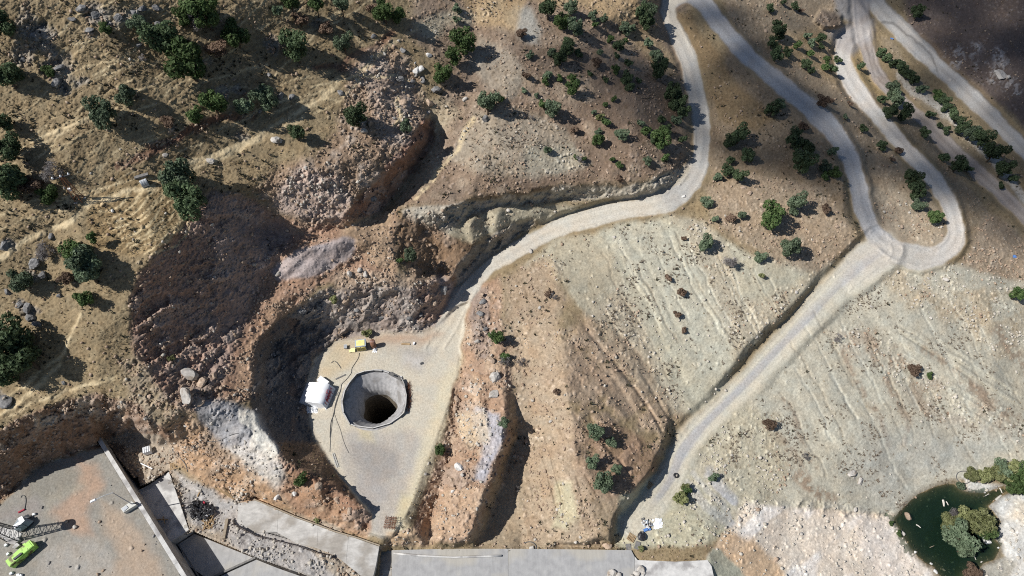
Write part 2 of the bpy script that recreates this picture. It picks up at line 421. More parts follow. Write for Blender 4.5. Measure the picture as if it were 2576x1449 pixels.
# the grassy hillside
paint(one, alb(158, 137, 99)); cover(one, 0, .1, 1, 0)
paint(ss(-.1, .5, n1), alb(138, 119, 85), .7)
paint(ss(0, .5, n2), alb(154, 134, 98), .5)
# animal tracks and terracettes: pale dry grass in lines along the slope
tr_w = V + 40 * fbm(NU / 14, NV / 14, oct=3, seed=8)
ang = R_(-33)
ax_ = (-(U) * math.sin(ang) + tr_w * math.cos(ang))
al_ = (U * math.cos(ang) + V * math.sin(ang))
tl = fbm(al_ / 190, ax_ / 19, oct=3, seed=9)
tracks = 1 - ss(.0, .07, np.abs(tl))
hill = poly([(-300,-200),(900,-200),(980,100),(860,330),(600,470),(430,620),(330,760),(330,900),(300,1020),(-200,1100)], 60)
paint(tracks * hill * ss(-.35, .2, n2 + .3 * n1), alb(196, 170, 122), .65)
FIELD = [(300,430),(400,440),(455,520),(440,560),(395,640),(330,640),(230,620),(220,560),(250,480)]
FLD = poly(FIELD, 26)
paint(FLD, alb(150, 124, 80), .8)
fl = vn((U * math.cos(R_(-40)) + V * math.sin(R_(-40))) / 160, (-(U) * math.sin(R_(-40)) + V * math.cos(R_(-40))) / 13, seed=12)
furrow = (1 - ss(0, .22, np.abs(fl))) * FLD
paint(furrow, alb(205, 176, 122), .75)
for pts, w in (([(470,415),(560,380),(640,350),(720,300),(790,250),(850,200)], 9), ([(460,440),(540,400),(620,365),(700,330),(760,290)], 5), ([(0,655),(60,615),(110,590),(180,555),(240,510),(330,480),(400,470)], 9),
               ([(0,1045),(60,1000),(110,960),(150,920)], 7), ([(60,975),(160,890),(185,820),(200,790)], 4), ([(100,345),(200,305),(280,262),(360,220),(430,170)], 4), ([(160,310),(250,250),(330,200)], 3),
               ([(430,270),(480,235),(500,215)], 3), ([(100,1010),(200,975),(290,955)], 6), ([(880,60),(940,150),(900,190)], 4), ([(1000,240),(1010,290),(990,310)], 9), ([(120,385),(230,330),(300,290)], 3), ([(20,1000),(100,940)], 4), ([(390,220),(460,190),(500,170)], 3)):
    paint(stroke(pts, w * 1.0, 10) * ss(-.5, .25, n2 + .6 * n3), alb(204, 180, 132), .75); cover(stroke(pts, w * 1.2, 8), 0, 0, 0, 0)
# pale outcrops scattered over the hill: lichen-grey limestone
for c, r, k in (((75,60),60,.7),((110,100),55,.8),((150,175),60,.8),((60,130),50,.6),((300,55),40,.8),((335,45),45,.8),((250,40),60,.9),((230,75),25,.8),((145,205),28,.9),((75,690),26,.9),((85,780),30,.9),((20,620),25,.9),((100,650),22,.8),((560,240),32,.8),((600,235),25,.7),((430,320),18,.8),((690,110),28,.7),((740,25),25,.6),((800,60),20,.6),((10,1000),22,.9),((620,340),22,.6),((60,760),26,.8),((430,85),20,.6),((520,150),20,.5),((215,200),18,.6)):
    m = 1 - ss(r * .4, r, np.hypot(UW - c[0], (VW - c[1]) * 1.2) + r * .8 * n2)
    cover(m * k, rock=.75, scree=.9, grass=.2)
    paint(m * k, alb(150, 146, 140), .75)
# reddish soil cuts on the hill
for pts, w in (([(300,420),(350,395),(420,360),(470,330),(500,310)], 10), ([(380,365),(450,350),(480,320),(560,300),(640,290)], 9), ([(900,170),(860,175),(880,150),(950,120),(990,80)], 9), ([(860,165),(790,170)], 7), ([(960,180),(980,230)], 9), ([(560,300),(500,330)], 8)):
    m = stroke(pts, w, 12)
    paint(m, alb(122, 88, 68), .85); cover(m, .5, .5, 0, 0)
# centre slope
CEN = [(1085,-200),(1900,-200),(1700,60),(1735,300),(1735,400),(1690,450),(1540,460),(1420,470),(1300,485),(1200,495),(1150,520),(1010,520),(1060,440),(1110,300),(1110,160),(1030,90)]
m = poly(CEN, 40)
paint(m, alb(150, 127, 104)); cover(m, .1, .45, .45, .3)
paint(m * ss(0, .5, n1), alb(128, 106, 86), .7)
paint(m * ss(.05, .5, n2), alb(172, 152, 126), .5)
for pts, c, k in (([(1290,15),(1340,25),(1370,70),(1360,110),(1300,95),(1275,60)], (176,172,160), .95), ([(1190,290),(1300,270),(1420,320),(1450,400),(1350,450),(1200,430),(1120,400)], (178,166,142), .6),
                  ([(1040,60),(1180,20),(1240,0),(1230,40),(1120,70),(1090,110),(1050,80)], (192,180,150), .75), ([(1210,90),(1290,130),(1330,190),(1290,250),(1230,220),(1180,160)], (168,158,138), .6),
                  ([(1060,210),(1080,250),(1130,250),(1160,280),(1110,330),(1100,420),(1050,480),(1000,510),(1060,400),(1050,300)], (186,168,136), .85), ([(1330,370),(1420,360),(1480,410),(1400,440),(1320,430)], (180,172,148), .7),
                  ([(1130,-60),(1650,-60),(1640,30),(1560,70),(1450,20),(1330,0),(1290,80),(1200,60)], (190,160,112), .8), ([(1560,60),(1650,60),(1690,130),(1700,200),(1640,160),(1590,110)], (172,146,104), .7),
                  ([(1500,170),(1700,200),(1720,330),(1640,400),(1500,330)], (132,110,90), .6)):
    paint(poly(pts, 26), alb(*c), k)
m = poly([(1290,15),(1340,25),(1370,70),(1360,110),(1300,95),(1275,60)], 10); cover(m, 0, .15, 0, .5)
# spur of reddish rock and rubble above the canyon
SPUR = [(640,480),(700,420),(780,400),(850,330),(870,240),(900,140),(1000,110),(1060,200),(1070,280),(1060,340),(1030,400),(960,450),(900,545),(860,560),(780,550),(700,530)]
m = poly(SPUR, 40)
paint(m, alb(158, 130, 104), .85); cover(m, .35, .8, .25, 0)
paint(m * ss(0, .45, n2), alb(186, 168, 150), .6)
m = poly([(700,470),(760,420),(860,440),(890,500),(860,560),(760,560),(690,520)], 30); paint(m, alb(186, 162, 146), .8); cover(m, .9, .9, 0, 0)
m = poly([(930,150),(1000,170),(1050,250),(1040,330),(960,380),(940,300)], 40); paint(m, alb(178, 156, 138), .7); cover(m, .6, 1, .1, 0)
m = poly([(1000,380),(1060,300),(1090,300),(1085,360),(1050,420),(1000,480),(960,530),(890,560),(850,560),(900,500),(950,450)], 18)
paint(m, alb(158, 116, 92), .9); cover(m, .9, .4, 0, 0)
# red basin
BAS = [(540,490),(640,500),(700,540),(760,560),(860,560),(960,560),(1000,520),(990,620),(990,700),(900,710),(800,720),(740,770),(690,810),(650,860),(632,940),(632,1000),(560,1010),(480,1040),(400,990),(350,900),(325,830),(330,760),(360,690),(420,610),(480,550)]
m = poly(BAS, 22)
paint(m, alb(168, 132, 104)); cover(m, .25, .8, 0, 0)
m = poly([(540,485),(640,505),(720,560),(760,600),(700,640),(640,740),(600,850),(570,940),(480,1010),(400,990),(345,900),(325,830),(330,760),(360,690),(420,605),(480,550)], 26)
paint(m, alb(174, 136, 112), .9); cover(m, .8, .5, 0, 0)
paint(m * ss(.0, .4, n1), alb(166, 146, 134), .7)
m = poly([(860,560),(990,530),(985,690),(900,640),(860,600)], 30); paint(m, alb(184, 154, 118), .8); cover(m, .1, .7, .15, .1)
m = poly([(680,690),(700,665),(780,620),(860,600),(890,612),(885,650),(840,680),(770,705),(700,706)], 12)
SLABM = m
paint(m, alb(178, 164, 160), .95); cover(m, .15, .15, 0, 0)
m = poly([(600,560),(720,560),(735,600),(680,640),(640,620)], 18); paint(m, alb(132, 118, 116), .6)
m = poly([(640,880),(660,820),(720,780),(740,760),(690,750),(640,830),(600,930),(580,990),(632,990)], 20); paint(m, alb(192, 154, 118), .85); cover(m, .1, 1, 0, 0)
m = poly([(430,930),(500,950),(560,940),(560,1000),(500,1040),(430,1010)], 26); paint(m, alb(158, 136, 118), .8); cover(m, 1, .6, .1, 0)
m = poly([(300,900),(350,900),(430,1010),(480,1040),(470,1090),(400,1060),(330,1020)], 26); paint(m, alb(156, 138, 110), .8); cover(m, .6, .9, .5, 0)
# cliff over the pit
m = poly([(745,765),(800,738),(880,718),(960,703),(1040,700),(1120,700),(1160,735),(1140,790),(1100,822),(1040,840),(900,842),(838,858)], 14)
paint(m, alb(172, 158, 146)); cover(m, 1, .7, 0, 0)
paint(m * ss(0, .4, n2 + .4 * n1), alb(146, 128, 116), .8)
m = poly([(1040,700),(1140,700),(1160,740),(1120,800),(1050,820)], 22); paint(m, alb(168, 132, 108), .7)
m = poly([(1100,690),(1150,690),(1140,740),(1110,735)], 12); paint(m, alb(165, 150, 146), .9)
m = poly([(880,680),(1000,680),(1100,690),(1060,720),(900,722),(840,735),(830,700)], 22); paint(m, alb(182, 156, 128), .8); cover(m, .3, 1, .1, 0)
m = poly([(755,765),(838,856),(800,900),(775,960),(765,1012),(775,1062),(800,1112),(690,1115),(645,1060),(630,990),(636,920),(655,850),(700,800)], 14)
paint(m, alb(116, 108, 102)); cover(m, .9, .3, 0, 0)  # west wall painted darker than its rock, in place of ambient occlusion
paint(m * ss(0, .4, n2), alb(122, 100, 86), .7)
# grey and white rock of the left rib
m = poly([(490,1010),(600,1010),(640,1030),(690,1110),(720,1180),(690,1200),(620,1150),(560,1120),(500,1070)], 20); paint(m, alb(170, 168, 168)); cover(m, .55, .25, 0, 0)
paint(m * ss(-.1, .3, n2), alb(118, 116, 120), .6)
m = poly([(600,1020),(636,1030),(660,1080),(695,1120),(700,1160),(660,1170),(630,1130),(640,1080),(605,1060)], 12); paint(m, alb(238, 230, 212), .95); cover(m, .1, .1, 0, 0)
m = poly([(560,1120),(640,1120),(700,1160),(740,1230),(760,1290),(700,1250),(620,1200)], 26); paint(m, alb(205, 198, 188), .8); cover(m, .5, .4, 0, 0)
m = poly([(700,1150),(780,1190),(850,1220),(920,1270),(940,1310),(920,1345),(830,1325),(740,1290),(700,1240),(720,1200)], 24); paint(m, alb(172, 132, 98), .95); cover(m, .95, .5, .05, 0)
paint(m * ss(.1, .4, n2), alb(196, 164, 130), .6)
m = poly([(690,1110),(800,1112),(900,1250),(940,1292),(925,1330),(880,1290),(800,1220),(720,1180)], 18); paint(m, alb(150, 110, 86), .6)
m = poly([(380,1080),(470,1040),(520,1080),(600,1160),(690,1230),(740,1285),(640,1270),(560,1250),(470,1180),(400,1130)], 26); paint(m, alb(186, 148, 108)); cover(m, .7, .9, .1, 0)
paint(m * ss(0, .4, n2), alb(206, 180, 150), .7)
m = poly([(500,1080),(560,1100),(600,1160),(560,1170),(510,1130)], 20); paint(m, alb(150, 130, 108), .7)
# cliff over the yard
m = poly([(-160,1095),(0,1085),(60,1050),(130,1016),(250,996),(330,1010),(400,1060),(440,1110),(300,1110),(240,1124),(150,1152),(90,1178),(50,1218),(0,1266),(-160,1280)], 14)
paint(m, alb(150, 118, 92)); cover(m, .8, .7, 0, 0)
m2 = poly([(-160,1150),(0,1092),(60,1056),(130,1020),(250,1000),(340,1010),(400,1060),(380,1090),(280,1050),(150,1060),(60,1110),(0,1140),(-160,1200)], 20)
paint(m2 * ss(-.1, .3, n2), alb(192, 172, 146), .8); cover(m2, 1, 1, .05, 0)
# yard
m = poly(YARD, 10); paint(m, alb(154, 149, 138)); cover(m, 0, .16, 0, 0)
for pts, c, k in (([(190,1150),(240,1170),(260,1220),(220,1280),(240,1340),(190,1340),(130,1290),(170,1250),(200,1230)], (186,152,124), .95), ([(60,1190),(150,1165),(200,1190),(190,1240),(120,1260),(60,1250)], (146,140,126), .85),
                  ([(260,1270),(320,1300),(400,1400),(420,1470),(250,1470),(300,1400),(270,1340)], (186,160,132), .8), ([(110,1370),(250,1350),(300,1449),(100,1460)], (178,170,158), .7), ([(120,1250),(210,1215),(215,1225),(130,1265),(110,1300)], (170,164,146), .7), ([(0,1290),(90,1250),(110,1300),(0,1320)], (150,142,138), .7)):
    paint(poly(pts, 34), alb(*c), k * .9)
yg = poly([(110,1240),(280,1240),(300,1340),(260,1380),(130,1300)], 60); cover(yg, 0, .5, 0, 0)
tyre = (1 - ss(0, .1, np.abs(vn((U + V * .5) / 13, (V - U * .5) / 120, seed=15)))) * m
paint(tyre, alb(140, 130, 116), .25)
# hollow behind the retaining wall
m = poly([(262,1100),(330,1090),(400,1100),(450,1150),(440,1180),(460,1250),(500,1300),(560,1260),(640,1270),(740,1290),(840,1326),(955,1378),(940,1460),(500,1470),(380,1300)], 14)
paint(m, alb(176, 160, 138)); cover(m, .1, .8, 0, 0)
m = poly([(440,1180),(560,1245),(640,1272),(700,1290),(840,1449),(900,1480),(700,1480),(560,1340),(480,1320)], 20); paint(m, alb(178, 173, 168), .9); cover(m, .15, .6, 0, 0)
m = poly([(250,1110),(310,1120),(370,1240),(330,1240),(290,1170)], 10); paint(m, alb(90, 80, 76), .7)  # dark strip along the wall foot: the wall's shadow painted into the soil
# pit floor
m = poly(PLAT, 12); paint(m, alb(204, 194, 172)); cover(m, 0, .03, 0, 0)
paint(m * ss(-.1, .4, n1), alb(186, 176, 158), .7)
PIT = m
for pts, c, k in (([(860,1090),(1040,1080),(1060,1120),(1020,1220),(985,1300),(960,1350),(925,1330),(940,1290),(870,1200),(850,1140)], (184,176,164), .9), ([(880,1120),(960,1110),(1000,1140),(1000,1190),(940,1210),(890,1170)], (158,152,146), .75), ([(900,1190),(960,1200),(980,1240),(940,1280),(900,1240)], (166,160,156), .6),
                  ([(1000,880),(1090,880),(1060,940),(1030,930)], (178,172,164), .7), ([(1010,900),(1060,905),(1050,925),(1010,920)], (200,196,190), .7), ([(1160,900),(1130,1050),(1090,1180),(1040,1290),(1010,1345),(985,1340),(1030,1230),(1060,1140),(1090,1040),(1110,960)], (216,202,166), .8),
                  ([(1010,1240),(1040,1250),(1020,1300),(990,1310)], (214,194,140), .6), ([(900,1080),(930,1085),(940,1110),(905,1105)], (206,186,130), .6), ([(840,860),(900,846),(960,850),(900,900),(860,930),(820,960),(800,940)], (206,184,142), .7), ([(900,845),(1060,845),(1090,830),(1110,840),(1060,865),(950,868)], (182,146,116), .7)):
    paint(poly(pts, 30), alb(*c), k)
# rib between pit and ravine
m = poly([(1170,720),(1260,690),(1262,800),(1290,900),(1290,1000),(1290,1100),(1240,1230),(1200,1368),(970,1370),(985,1345),(1040,1330),(1085,1200),(1125,1060),(1160,920),(1160,800)], 18)
mm = m * (1 - PIT)
paint(mm, alb(174, 140, 110)); cover(mm, .75, .8, .05, 0)
paint(mm * ss(0, .4, n2), alb(196, 168, 134), .6)
m = poly([(1190,1030),(1260,1040),(1275,1080),(1250,1140),(1220,1210),(1195,1200),(1215,1130),(1190,1080)], 16); paint(m, alb(178, 176, 182), .95); cover(m, .9, .3, 0, 0)
m = poly([(1150,1040),(1220,1040),(1230,1110),(1180,1120),(1150,1090)], 20); paint(m, alb(212, 188, 150), .7); cover(m, .3, 1, 0, 0)
m = poly([(1185,720),(1225,720),(1230,800),(1225,900),(1190,900),(1180,800)], 14); paint(m, alb(158, 140, 128), .7); cover(m, 1, 1, 0, 0)
m = poly([(970,1340),(1050,1320),(1060,1372),(960,1376)], 12); paint(m, alb(206, 172, 128), .7); cover(m, .9, .8, 0, 0)
m = poly([(1115,1240),(1190,1240),(1180,1360),(1100,1360)], 24); paint(m, alb(194, 160, 124), .8); cover(m, .3, .7, 0, 0)
# ravine and mound
m = poly([(1262,700),(1300,690),(1400,640),(1400,720),(1412,900),(1430,1000),(1445,1120),(1480,1230),(1500,1300),(1500,1380),(1200,1378),(1225,1290),(1290,1100),(1292,980),(1275,880)], 40)
paint(m, alb(178, 156, 126)); cover(m, .05, .5, .3, .1)
paint(m * ss(0, .4, n2), alb(166, 138, 106), .6)
m = poly([(1380,650),(1420,650),(1425,800),(1440,960),(1450,1100),(1440,1160),(1420,1100),(1400,900),(1370,760)], 60); paint(m * ss(-.3, .3, n2 + n1), alb(184, 164, 126), .7); cover(m, .05, .4, .7, 0)
m = poly([(1425,840),(1480,780),(1560,840),(1640,920),(1690,1040),(1680,1130),(1640,1190),(1600,1230),(1540,1280),(1470,1230),(1420,1130),(1400,1000),(1390,860)], 110) * ss(-.55, .1, n2 + .8 * n1)
paint(m, alb(176, 151, 124), .8); cover(m, .12, .55, .15, 0)
m_ = poly([(1385,640),(1425,640),(1430,760),(1450,900),(1465,1040),(1470,1160),(1440,1160),(1420,1000),(1400,860),(1380,740)], 50) * ss(-.3, .2, n2); cover(m_, .75, .5, .1, 0)
BROWNM = m
m = poly([(1440,1080),(1530,1060),(1640,1120),(1660,1180),(1600,1230),(1520,1260),(1460,1200)], 24); paint(m, alb(160, 126, 98), .7)
m = poly([(1470,1000),(1500,1180),(1560,1270),(1540,1360),(1500,1365),(1440,1290),(1430,1100)], 30); paint(m, alb(162, 140, 114), .5)
m = poly([(1400,1215),(1440,1215),(1450,1300),(1420,1340),(1390,1330),(1400,1280)], 20); paint(m, alb(190, 180, 142), .8)
m = poly([(1180,1372),(1290,1150),(1330,1160),(1310,1374)], 16); paint(m, alb(172, 152, 120), .6); cover(m, 0, .1, 0, .4)
# upper shale slope
m = poly([(1300,700),(1400,600),(1480,585),(1690,540),(1760,560),(1900,640),(2040,650),(2100,660),(2070,700),(1930,820),(1850,915),(1800,1000),(1740,1040),(1690,1040),(1640,930),(1560,850),(1480,790),(1440,740),(1410,660),(1380,650)], 22)
paint(m, alb(186, 179, 153)); cover(m, 0, .12, .05, 1)
UPS = m
m = poly([(1520,590),(1660,560),(1740,640),(1850,820),(1830,920),(1760,960),(1700,840),(1640,760),(1600,700)], 40); paint(m * UPS, alb(190, 186, 164), .7)
m = poly([(1560,700),(1640,880),(1700,1000),(1720,1060),(1600,980),(1520,860),(1480,780)], 46); paint(m, alb(182, 164, 136), .6); cover(m, .03, .55, .05, .4)
m = poly([(1280,690),(1380,640),(1400,700),(1440,760),(1400,800),(1280,800)], 30); paint(m, alb(164, 142, 114), .85); cover(m, .1, .7, .3, 0)
m = poly([(1380,600),(1480,590),(1540,640),(1560,740),(1500,780),(1440,740),(1400,690)], 34); paint(m, alb(178, 166, 138), .7)
m = poly([(1770,470),(1900,430),(2080,470),(2140,560),(2150,620),(2060,690),(1960,660),(1860,600),(1790,560)], 34); paint(m, alb(170, 148, 120), .9); cover(m, .05, .55, .5, .1)
m = poly([(1690,540),(1780,560),(1840,640),(1860,740),(1920,760),(1980,720),(2060,690),(1960,800),(1850,900),(1800,760),(1740,640)], 34); paint(m, alb(184, 168, 140), .6); cover(m, 0, .5, .15, .6)
# right-hand slopes between the roads
m = poly([(1780,250),(1830,120),(1900,190),(2000,270),(2080,330),(2120,400),(2130,560),(2060,470),(1900,430),(1790,480),(1780,380)], 24)
paint(m, alb(156, 134, 104)); cover(m, .02, .25, .7, 0)
paint(m * ss(-.1, .4, n1 + .4 * n2), alb(134, 112, 86), .6)
m = poly([(1700,30),(1740,40),(1790,110),(1860,220),(1960,300),(1900,330),(1800,300),(1780,240),(1740,120)], 20); paint(m, alb(150, 124, 84), .9); cover(m, 0, .3, .9, 0)
m = poly([(1800,-60),(2150,-60),(2100,60),(2080,110),(2130,220),(2200,320),(2300,440),(2380,540),(2370,630),(2290,645),(2220,580),(2180,480),(2160,400),(2110,330),(2040,260),(1960,190),(1880,110),(1830,50)], 20)
paint(m, alb(160, 140, 112)); cover(m, .05, .4, .4, .1)
m = poly([(1930,90),(2060,70),(2100,150),(2110,230),(2060,190),(1980,150)], 34); paint(m, alb(178, 150, 106), .85); cover(m, 0, .3, .9, 0)
m = poly([(2160,480),(2250,470),(2360,560),(2370,620),(2290,645),(2220,590)], 30); paint(m, alb(182, 164, 136), .8); cover(m, .15, .8, .1, 0)
m = poly([(2125,110),(2145,105),(2200,200),(2260,260),(2400,420),(2470,520),(2520,640),(2440,640),(2420,540),(2370,430),(2280,330),(2180,230)], 16)
paint(m, alb(158, 138, 108)); cover(m, .15, .45, .5, 0)
m = poly([(2120,108),(2145,104),(2190,170),(2240,230),(2210,250),(2165,200),(2130,150)], 14); paint(m, alb(188, 158, 100), .9); cover(m, 0, .2, 1, 0)
m = poly([(2215,100),(2240,100),(2300,180),(2400,290),(2520,420),(2600,520),(2560,520),(2440,400),(2330,290),(2250,190)], 14)
paint(m, alb(156, 138, 108)); cover(m, .02, .3, .6, 0)
m = poly([(2440,640),(2470,520),(2600,620),(2600,760),(2500,720),(2400,690)], 26); paint(m, alb(166, 146, 120), .9); cover(m, .2, .8, .2, .1)
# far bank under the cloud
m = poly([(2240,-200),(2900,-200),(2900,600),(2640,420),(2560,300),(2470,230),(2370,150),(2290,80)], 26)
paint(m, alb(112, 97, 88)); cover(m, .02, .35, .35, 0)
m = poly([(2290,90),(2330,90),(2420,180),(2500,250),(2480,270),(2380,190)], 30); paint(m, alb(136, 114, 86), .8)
for c, r in (((2400,135),34),((2450,125),28),((2510,135),28),((2520,165),26),((2470,160),30),((2510,190),24),((2550,225),26)):
    m = 1 - ss(r * .4, r * 1.1, np.hypot(UW - c[0], VW - c[1]) + r * .8 * n2)
    m = m * ss(-.05, .2, n3 + .5 * n4); paint(m, alb(166, 160, 156), .7); cover(m, .3, 1, 0, 0)
# big shale slope
m = poly([(2250,660),(2420,670),(2520,700),(2650,720),(2650,1190),(2480,1190),(2380,1215),(2300,1245),(2250,1300),(2200,1290),(2050,1280),(1900,1340),(1780,1330),(1720,1230),(1740,1120),(1830,1030),(1900,960),(2000,840),(2100,735),(2180,680)], 18)
paint(m, alb(192, 185, 162)); cover(m, 0, .05, .03, 1)
BIG = m
paint(BIG * ss(-.2, .5, n1), alb(180, 175, 155), .7)
m = poly([(2200,670),(2420,680),(2600,720),(2650,860),(2520,900),(2380,820),(2260,760)], 60); paint(m * ss(-.3, .3, n2), alb(182, 164, 132), .8); cover(m, .02, .6, .3, .6)
m = poly([(2080,830),(2200,820),(2330,930),(2450,1000),(2560,1050),(2600,1120),(2450,1080),(2350,1060),(2240,960),(2120,880)], 40); paint(m * ss(-.2, .3, n2), alb(168, 150, 128), .55); cover(m, .02, .5, .25, .7)
for pts, w in (([(2120,880),(2150,960),(2190,1020),(2240,1120)], 7), ([(2200,900),(2250,1000),(2290,1060),(2280,1110)], 9), ([(2260,870),(2310,990),(2330,1060)], 9), ([(2180,850),(2240,900),(2300,930)], 12), ([(2420,960),(2500,1020),(2560,1060)], 12), ([(2330,880),(2420,940),(2480,1000)], 9),
               ([(1940,1080),(1990,1140),(2030,1220),(2060,1260)], 13), ([(1940,1120),(1970,1180),(2040,1230),(2090,1250)], 11), ([(2500,830),(2560,900),(2600,960)], 16), ([(1970,1000),(2020,1100),(2050,1180)], 5)):
    paint(stroke(pts, w, 16) * ss(-.35, .15, n3 + .5 * n2), alb(150, 128, 104), .75)
m = poly([(2180,1090),(2420,1080),(2560,1100),(2480,1180),(2380,1205),(2290,1240),(2250,1290),(2180,1280),(2130,1180)], 120); paint(m, alb(172, 171, 160), .7); cover(m, 0, .03, 0, .8)
for pts, w in (([(1730,1215),(1800,1290),(1850,1330)], 11), ([(1750,1190),(1820,1270),(1830,1300)], 7), ([(1790,1185),(1830,1240),(1850,1260)], 14), ([(1716,1290),(1740,1320),(1760,1350)], 8)):
    paint(stroke(pts, w, 10), alb(188, 188, 190), .9)
m = poly([(1560,1250),(1640,1200),(1760,1180),(1840,1280),(1830,1330),(1780,1370),(1590,1380),(1545,1374)], 20); paint(m * (1 - .5 * BIG), alb(186, 180, 150)); cover(m, .05, .4, .05, .6)
m = poly([(1780,1050),(1880,1020),(1960,1060),(1980,1200),(1920,1300),(1860,1260),(1780,1180),(1740,1130)], 40); paint(m, alb(184, 174, 144), .7); cover(m, .02, .7, .1, .5)
# bottom right debris
m = poly([(1830,1330),(1880,1270),(1960,1280),(2050,1285),(2150,1285),(2245,1300),(2270,1350),(2320,1420),(2380,1500),(1800,1500),(1780,1400)], 20)
paint(m, alb(224, 208, 186)); cover(m, .03, .3, 0, 0)
paint(m * ss(-.1, .3, fbm((U + V) / 60, (V - U) / 200, oct=4, seed=88)), alb(236, 230, 222), .8)
m = poly([(1790,1380),(1830,1330),(1900,1370),(1960,1430),(2000,1500),(1800,1500)], 24); paint(m, alb(206, 172, 130), .9); cover(m, 0, .35, 0, 0)
m = poly([(2150,1300),(2240,1310),(2280,1370),(2340,1430),(2360,1500),(2240,1500),(2160,1380)], 30); paint(m, alb(220, 208, 194), .8); cover(m, 0, .35, 0, 0)
m = poly([(1860,1270),(1920,1275),(1900,1320),(1850,1330)], 14); cover(m, .7, .8, 0, 0)
m = poly([(1785,1380),(1805,1385),(1860,1430),(1900,1500),(1770,1500),(1775,1420)], 10); paint(m, alb(168, 168, 146), .95); cover(m, 0, .02, 0, 0)
# right shore
m = poly([(2420,1200),(2500,1215),(2540,1225),(2650,1230),(2650,1520),(2400,1500),(2440,1436),(2520,1400),(2500,1350),(2520,1310),(2480,1270),(2540,1240),(2440,1236)], 12)
paint(m, alb(206, 204, 196)); cover(m, 0, .35, 0, 0)
m = poly([(2550,1265),(2650,1260),(2650,1350),(2540,1310)], 26); paint(m, alb(216, 200, 172), .7)
m = poly([(2440,1430),(2520,1400),(2560,1420),(2520,1500),(2400,1500)], 20); paint(m, alb(150, 142, 122), .7)
m = poly([(2520,1180),(2650,1170),(2650,1250),(2540,1240)], 20); paint(m, alb(96, 98, 60), .9)
# pond bed
dm = ss(0, .4, dep)
paint(np.where(dep > 0, 1, 0) * (dep > 0), alb(130, 112, 76))
paint(dm * (dep > 0), alb(96, 88, 52), .9)
wet = (1 - ss(2, 15, PD)) * (1 - (dep > 0)); paint(wet, alb(120, 112, 96), .6)
# roads
def road(k, c, c2, k2=.55):
    D, m = road_masks[k]
    m = m * (1 - PIT * .9)
    paint(m, alb(*c)); cover(m, 0, .02, 0, 0)
    paint(m * ss(-.1, .5, n1 + .4 * n2), alb(*c2), .5)
    hw = ROAD_HW[k]
    for o in (.36, .62):
        paint(m * (1 - ss(2, 6, np.abs(D - hw * o))), alb(*[min(255, v + 16) for v in c]), k2 * .6)
    paint(m * (1 - ss(1, 5, np.abs(D - hw * .05))), alb(*[v - 14 for v in c]), k2 * .5)
road('road_far', (190, 184, 174), (176, 172, 166))
road('road_valley', (166, 154, 144), (146, 132, 122))
road('road_low', (202, 195, 174), (190, 185, 168), .15)
road('road_third', (200, 193, 182), (188, 182, 174), .35)
road('road_second', (184, 182, 180), (170, 169, 170), .35)
road('road_main', (202, 194, 177), (188, 181, 168), .3)
jn = poly([(2150,600),(2250,600),(2340,640),(2330,690),(2210,690),(2120,720),(2110,670)], 60, False)
paint(jn * np.maximum(road_masks['road_low'][1], road_masks['road_third'][1]), alb(192, 186, 174), .85)
D, mrd = road_masks['road_main']
mrd = np.maximum(mrd, np.maximum(road_masks['road_second'][1], road_masks['road_third'][1]))
m = mrd * poly([(1690,90),(1780,160),(1810,420),(1700,560),(1650,480),(1720,400)], 60, False); paint(m, alb(168, 166, 162), .7)
D, m = road_masks['road_low']
paint((1 - ss(4, 15, np.abs(D + 8 * n1))) * m * poly([(2180,650),(2230,640),(2180,720),(1960,900),(1760,1120),(1720,1260),(1640,1260),(1700,1080),(1900,900)], 60, False), alb(168, 168, 172), .75)
for pts, w in (([(2268,195),(2300,230),(2370,280),(2450,350),(2520,430),(2600,520)], 12),):
    paint(stroke(pts, w, 12), alb(196, 190, 178), .85)
paint(stroke([(2215,60),(2260,68),(2300,90),(2340,128),(2360,180)], 2.5, 5), alb(110, 104, 98), .6)
for o in (0, 14, 24):
    paint(stroke([(2163 + o,-40),(2170 + o,40),(2178 + o,130),(2200 + o,190),(2240 + o,240)], 2.2, 6), alb(106, 96, 90), .5)
m = poly([(2080,75),(2140,55),(2200,50),(2190,110),(2140,140),(2100,120)], 20); paint(m, alb(176, 168, 162), .8); cover(m, 0, .05, 0, 0); FLAT = np.maximum(FLAT, m * .8)
m = poly([(2060,20),(2120,30),(2120,60),(2070,70),(2050,50)], 16); paint(m, alb(110, 96, 84), .9); cover(m, .9, .6, 0, 0); H = H + 1.8 * m
m = poly([(2080,-60),(2240,-60),(2200,10),(2160,60),(2100,20)], 20); paint(m, alb(166, 162, 160), .8); cover(m, 0, .2, 0, 0)
# ---------------------------------------------------------------- relief of each kind of ground
FL = 1 - FLAT
H = H + FL * (.42 * n1 * (1 - .4 * GRASS) + .25 * n2 * (1 - .7 * GRASS)) * (1 - .5 * SHALE)
H = H + (1 - FL) * .04 * n2
for k in LINES:
    D_, m_ = road_masks[k]
    for o_ in (.33, .62):
        H = H - .04 * m_ * (1 - ss(1.5, 5, np.abs(D_ - ROAD_HW[k] * o_)))
    H = H + .10 * m_ * (1 - ss(1, 5, np.abs(D_ - ROAD_HW[k] * .98))) * (n2 > -.1)
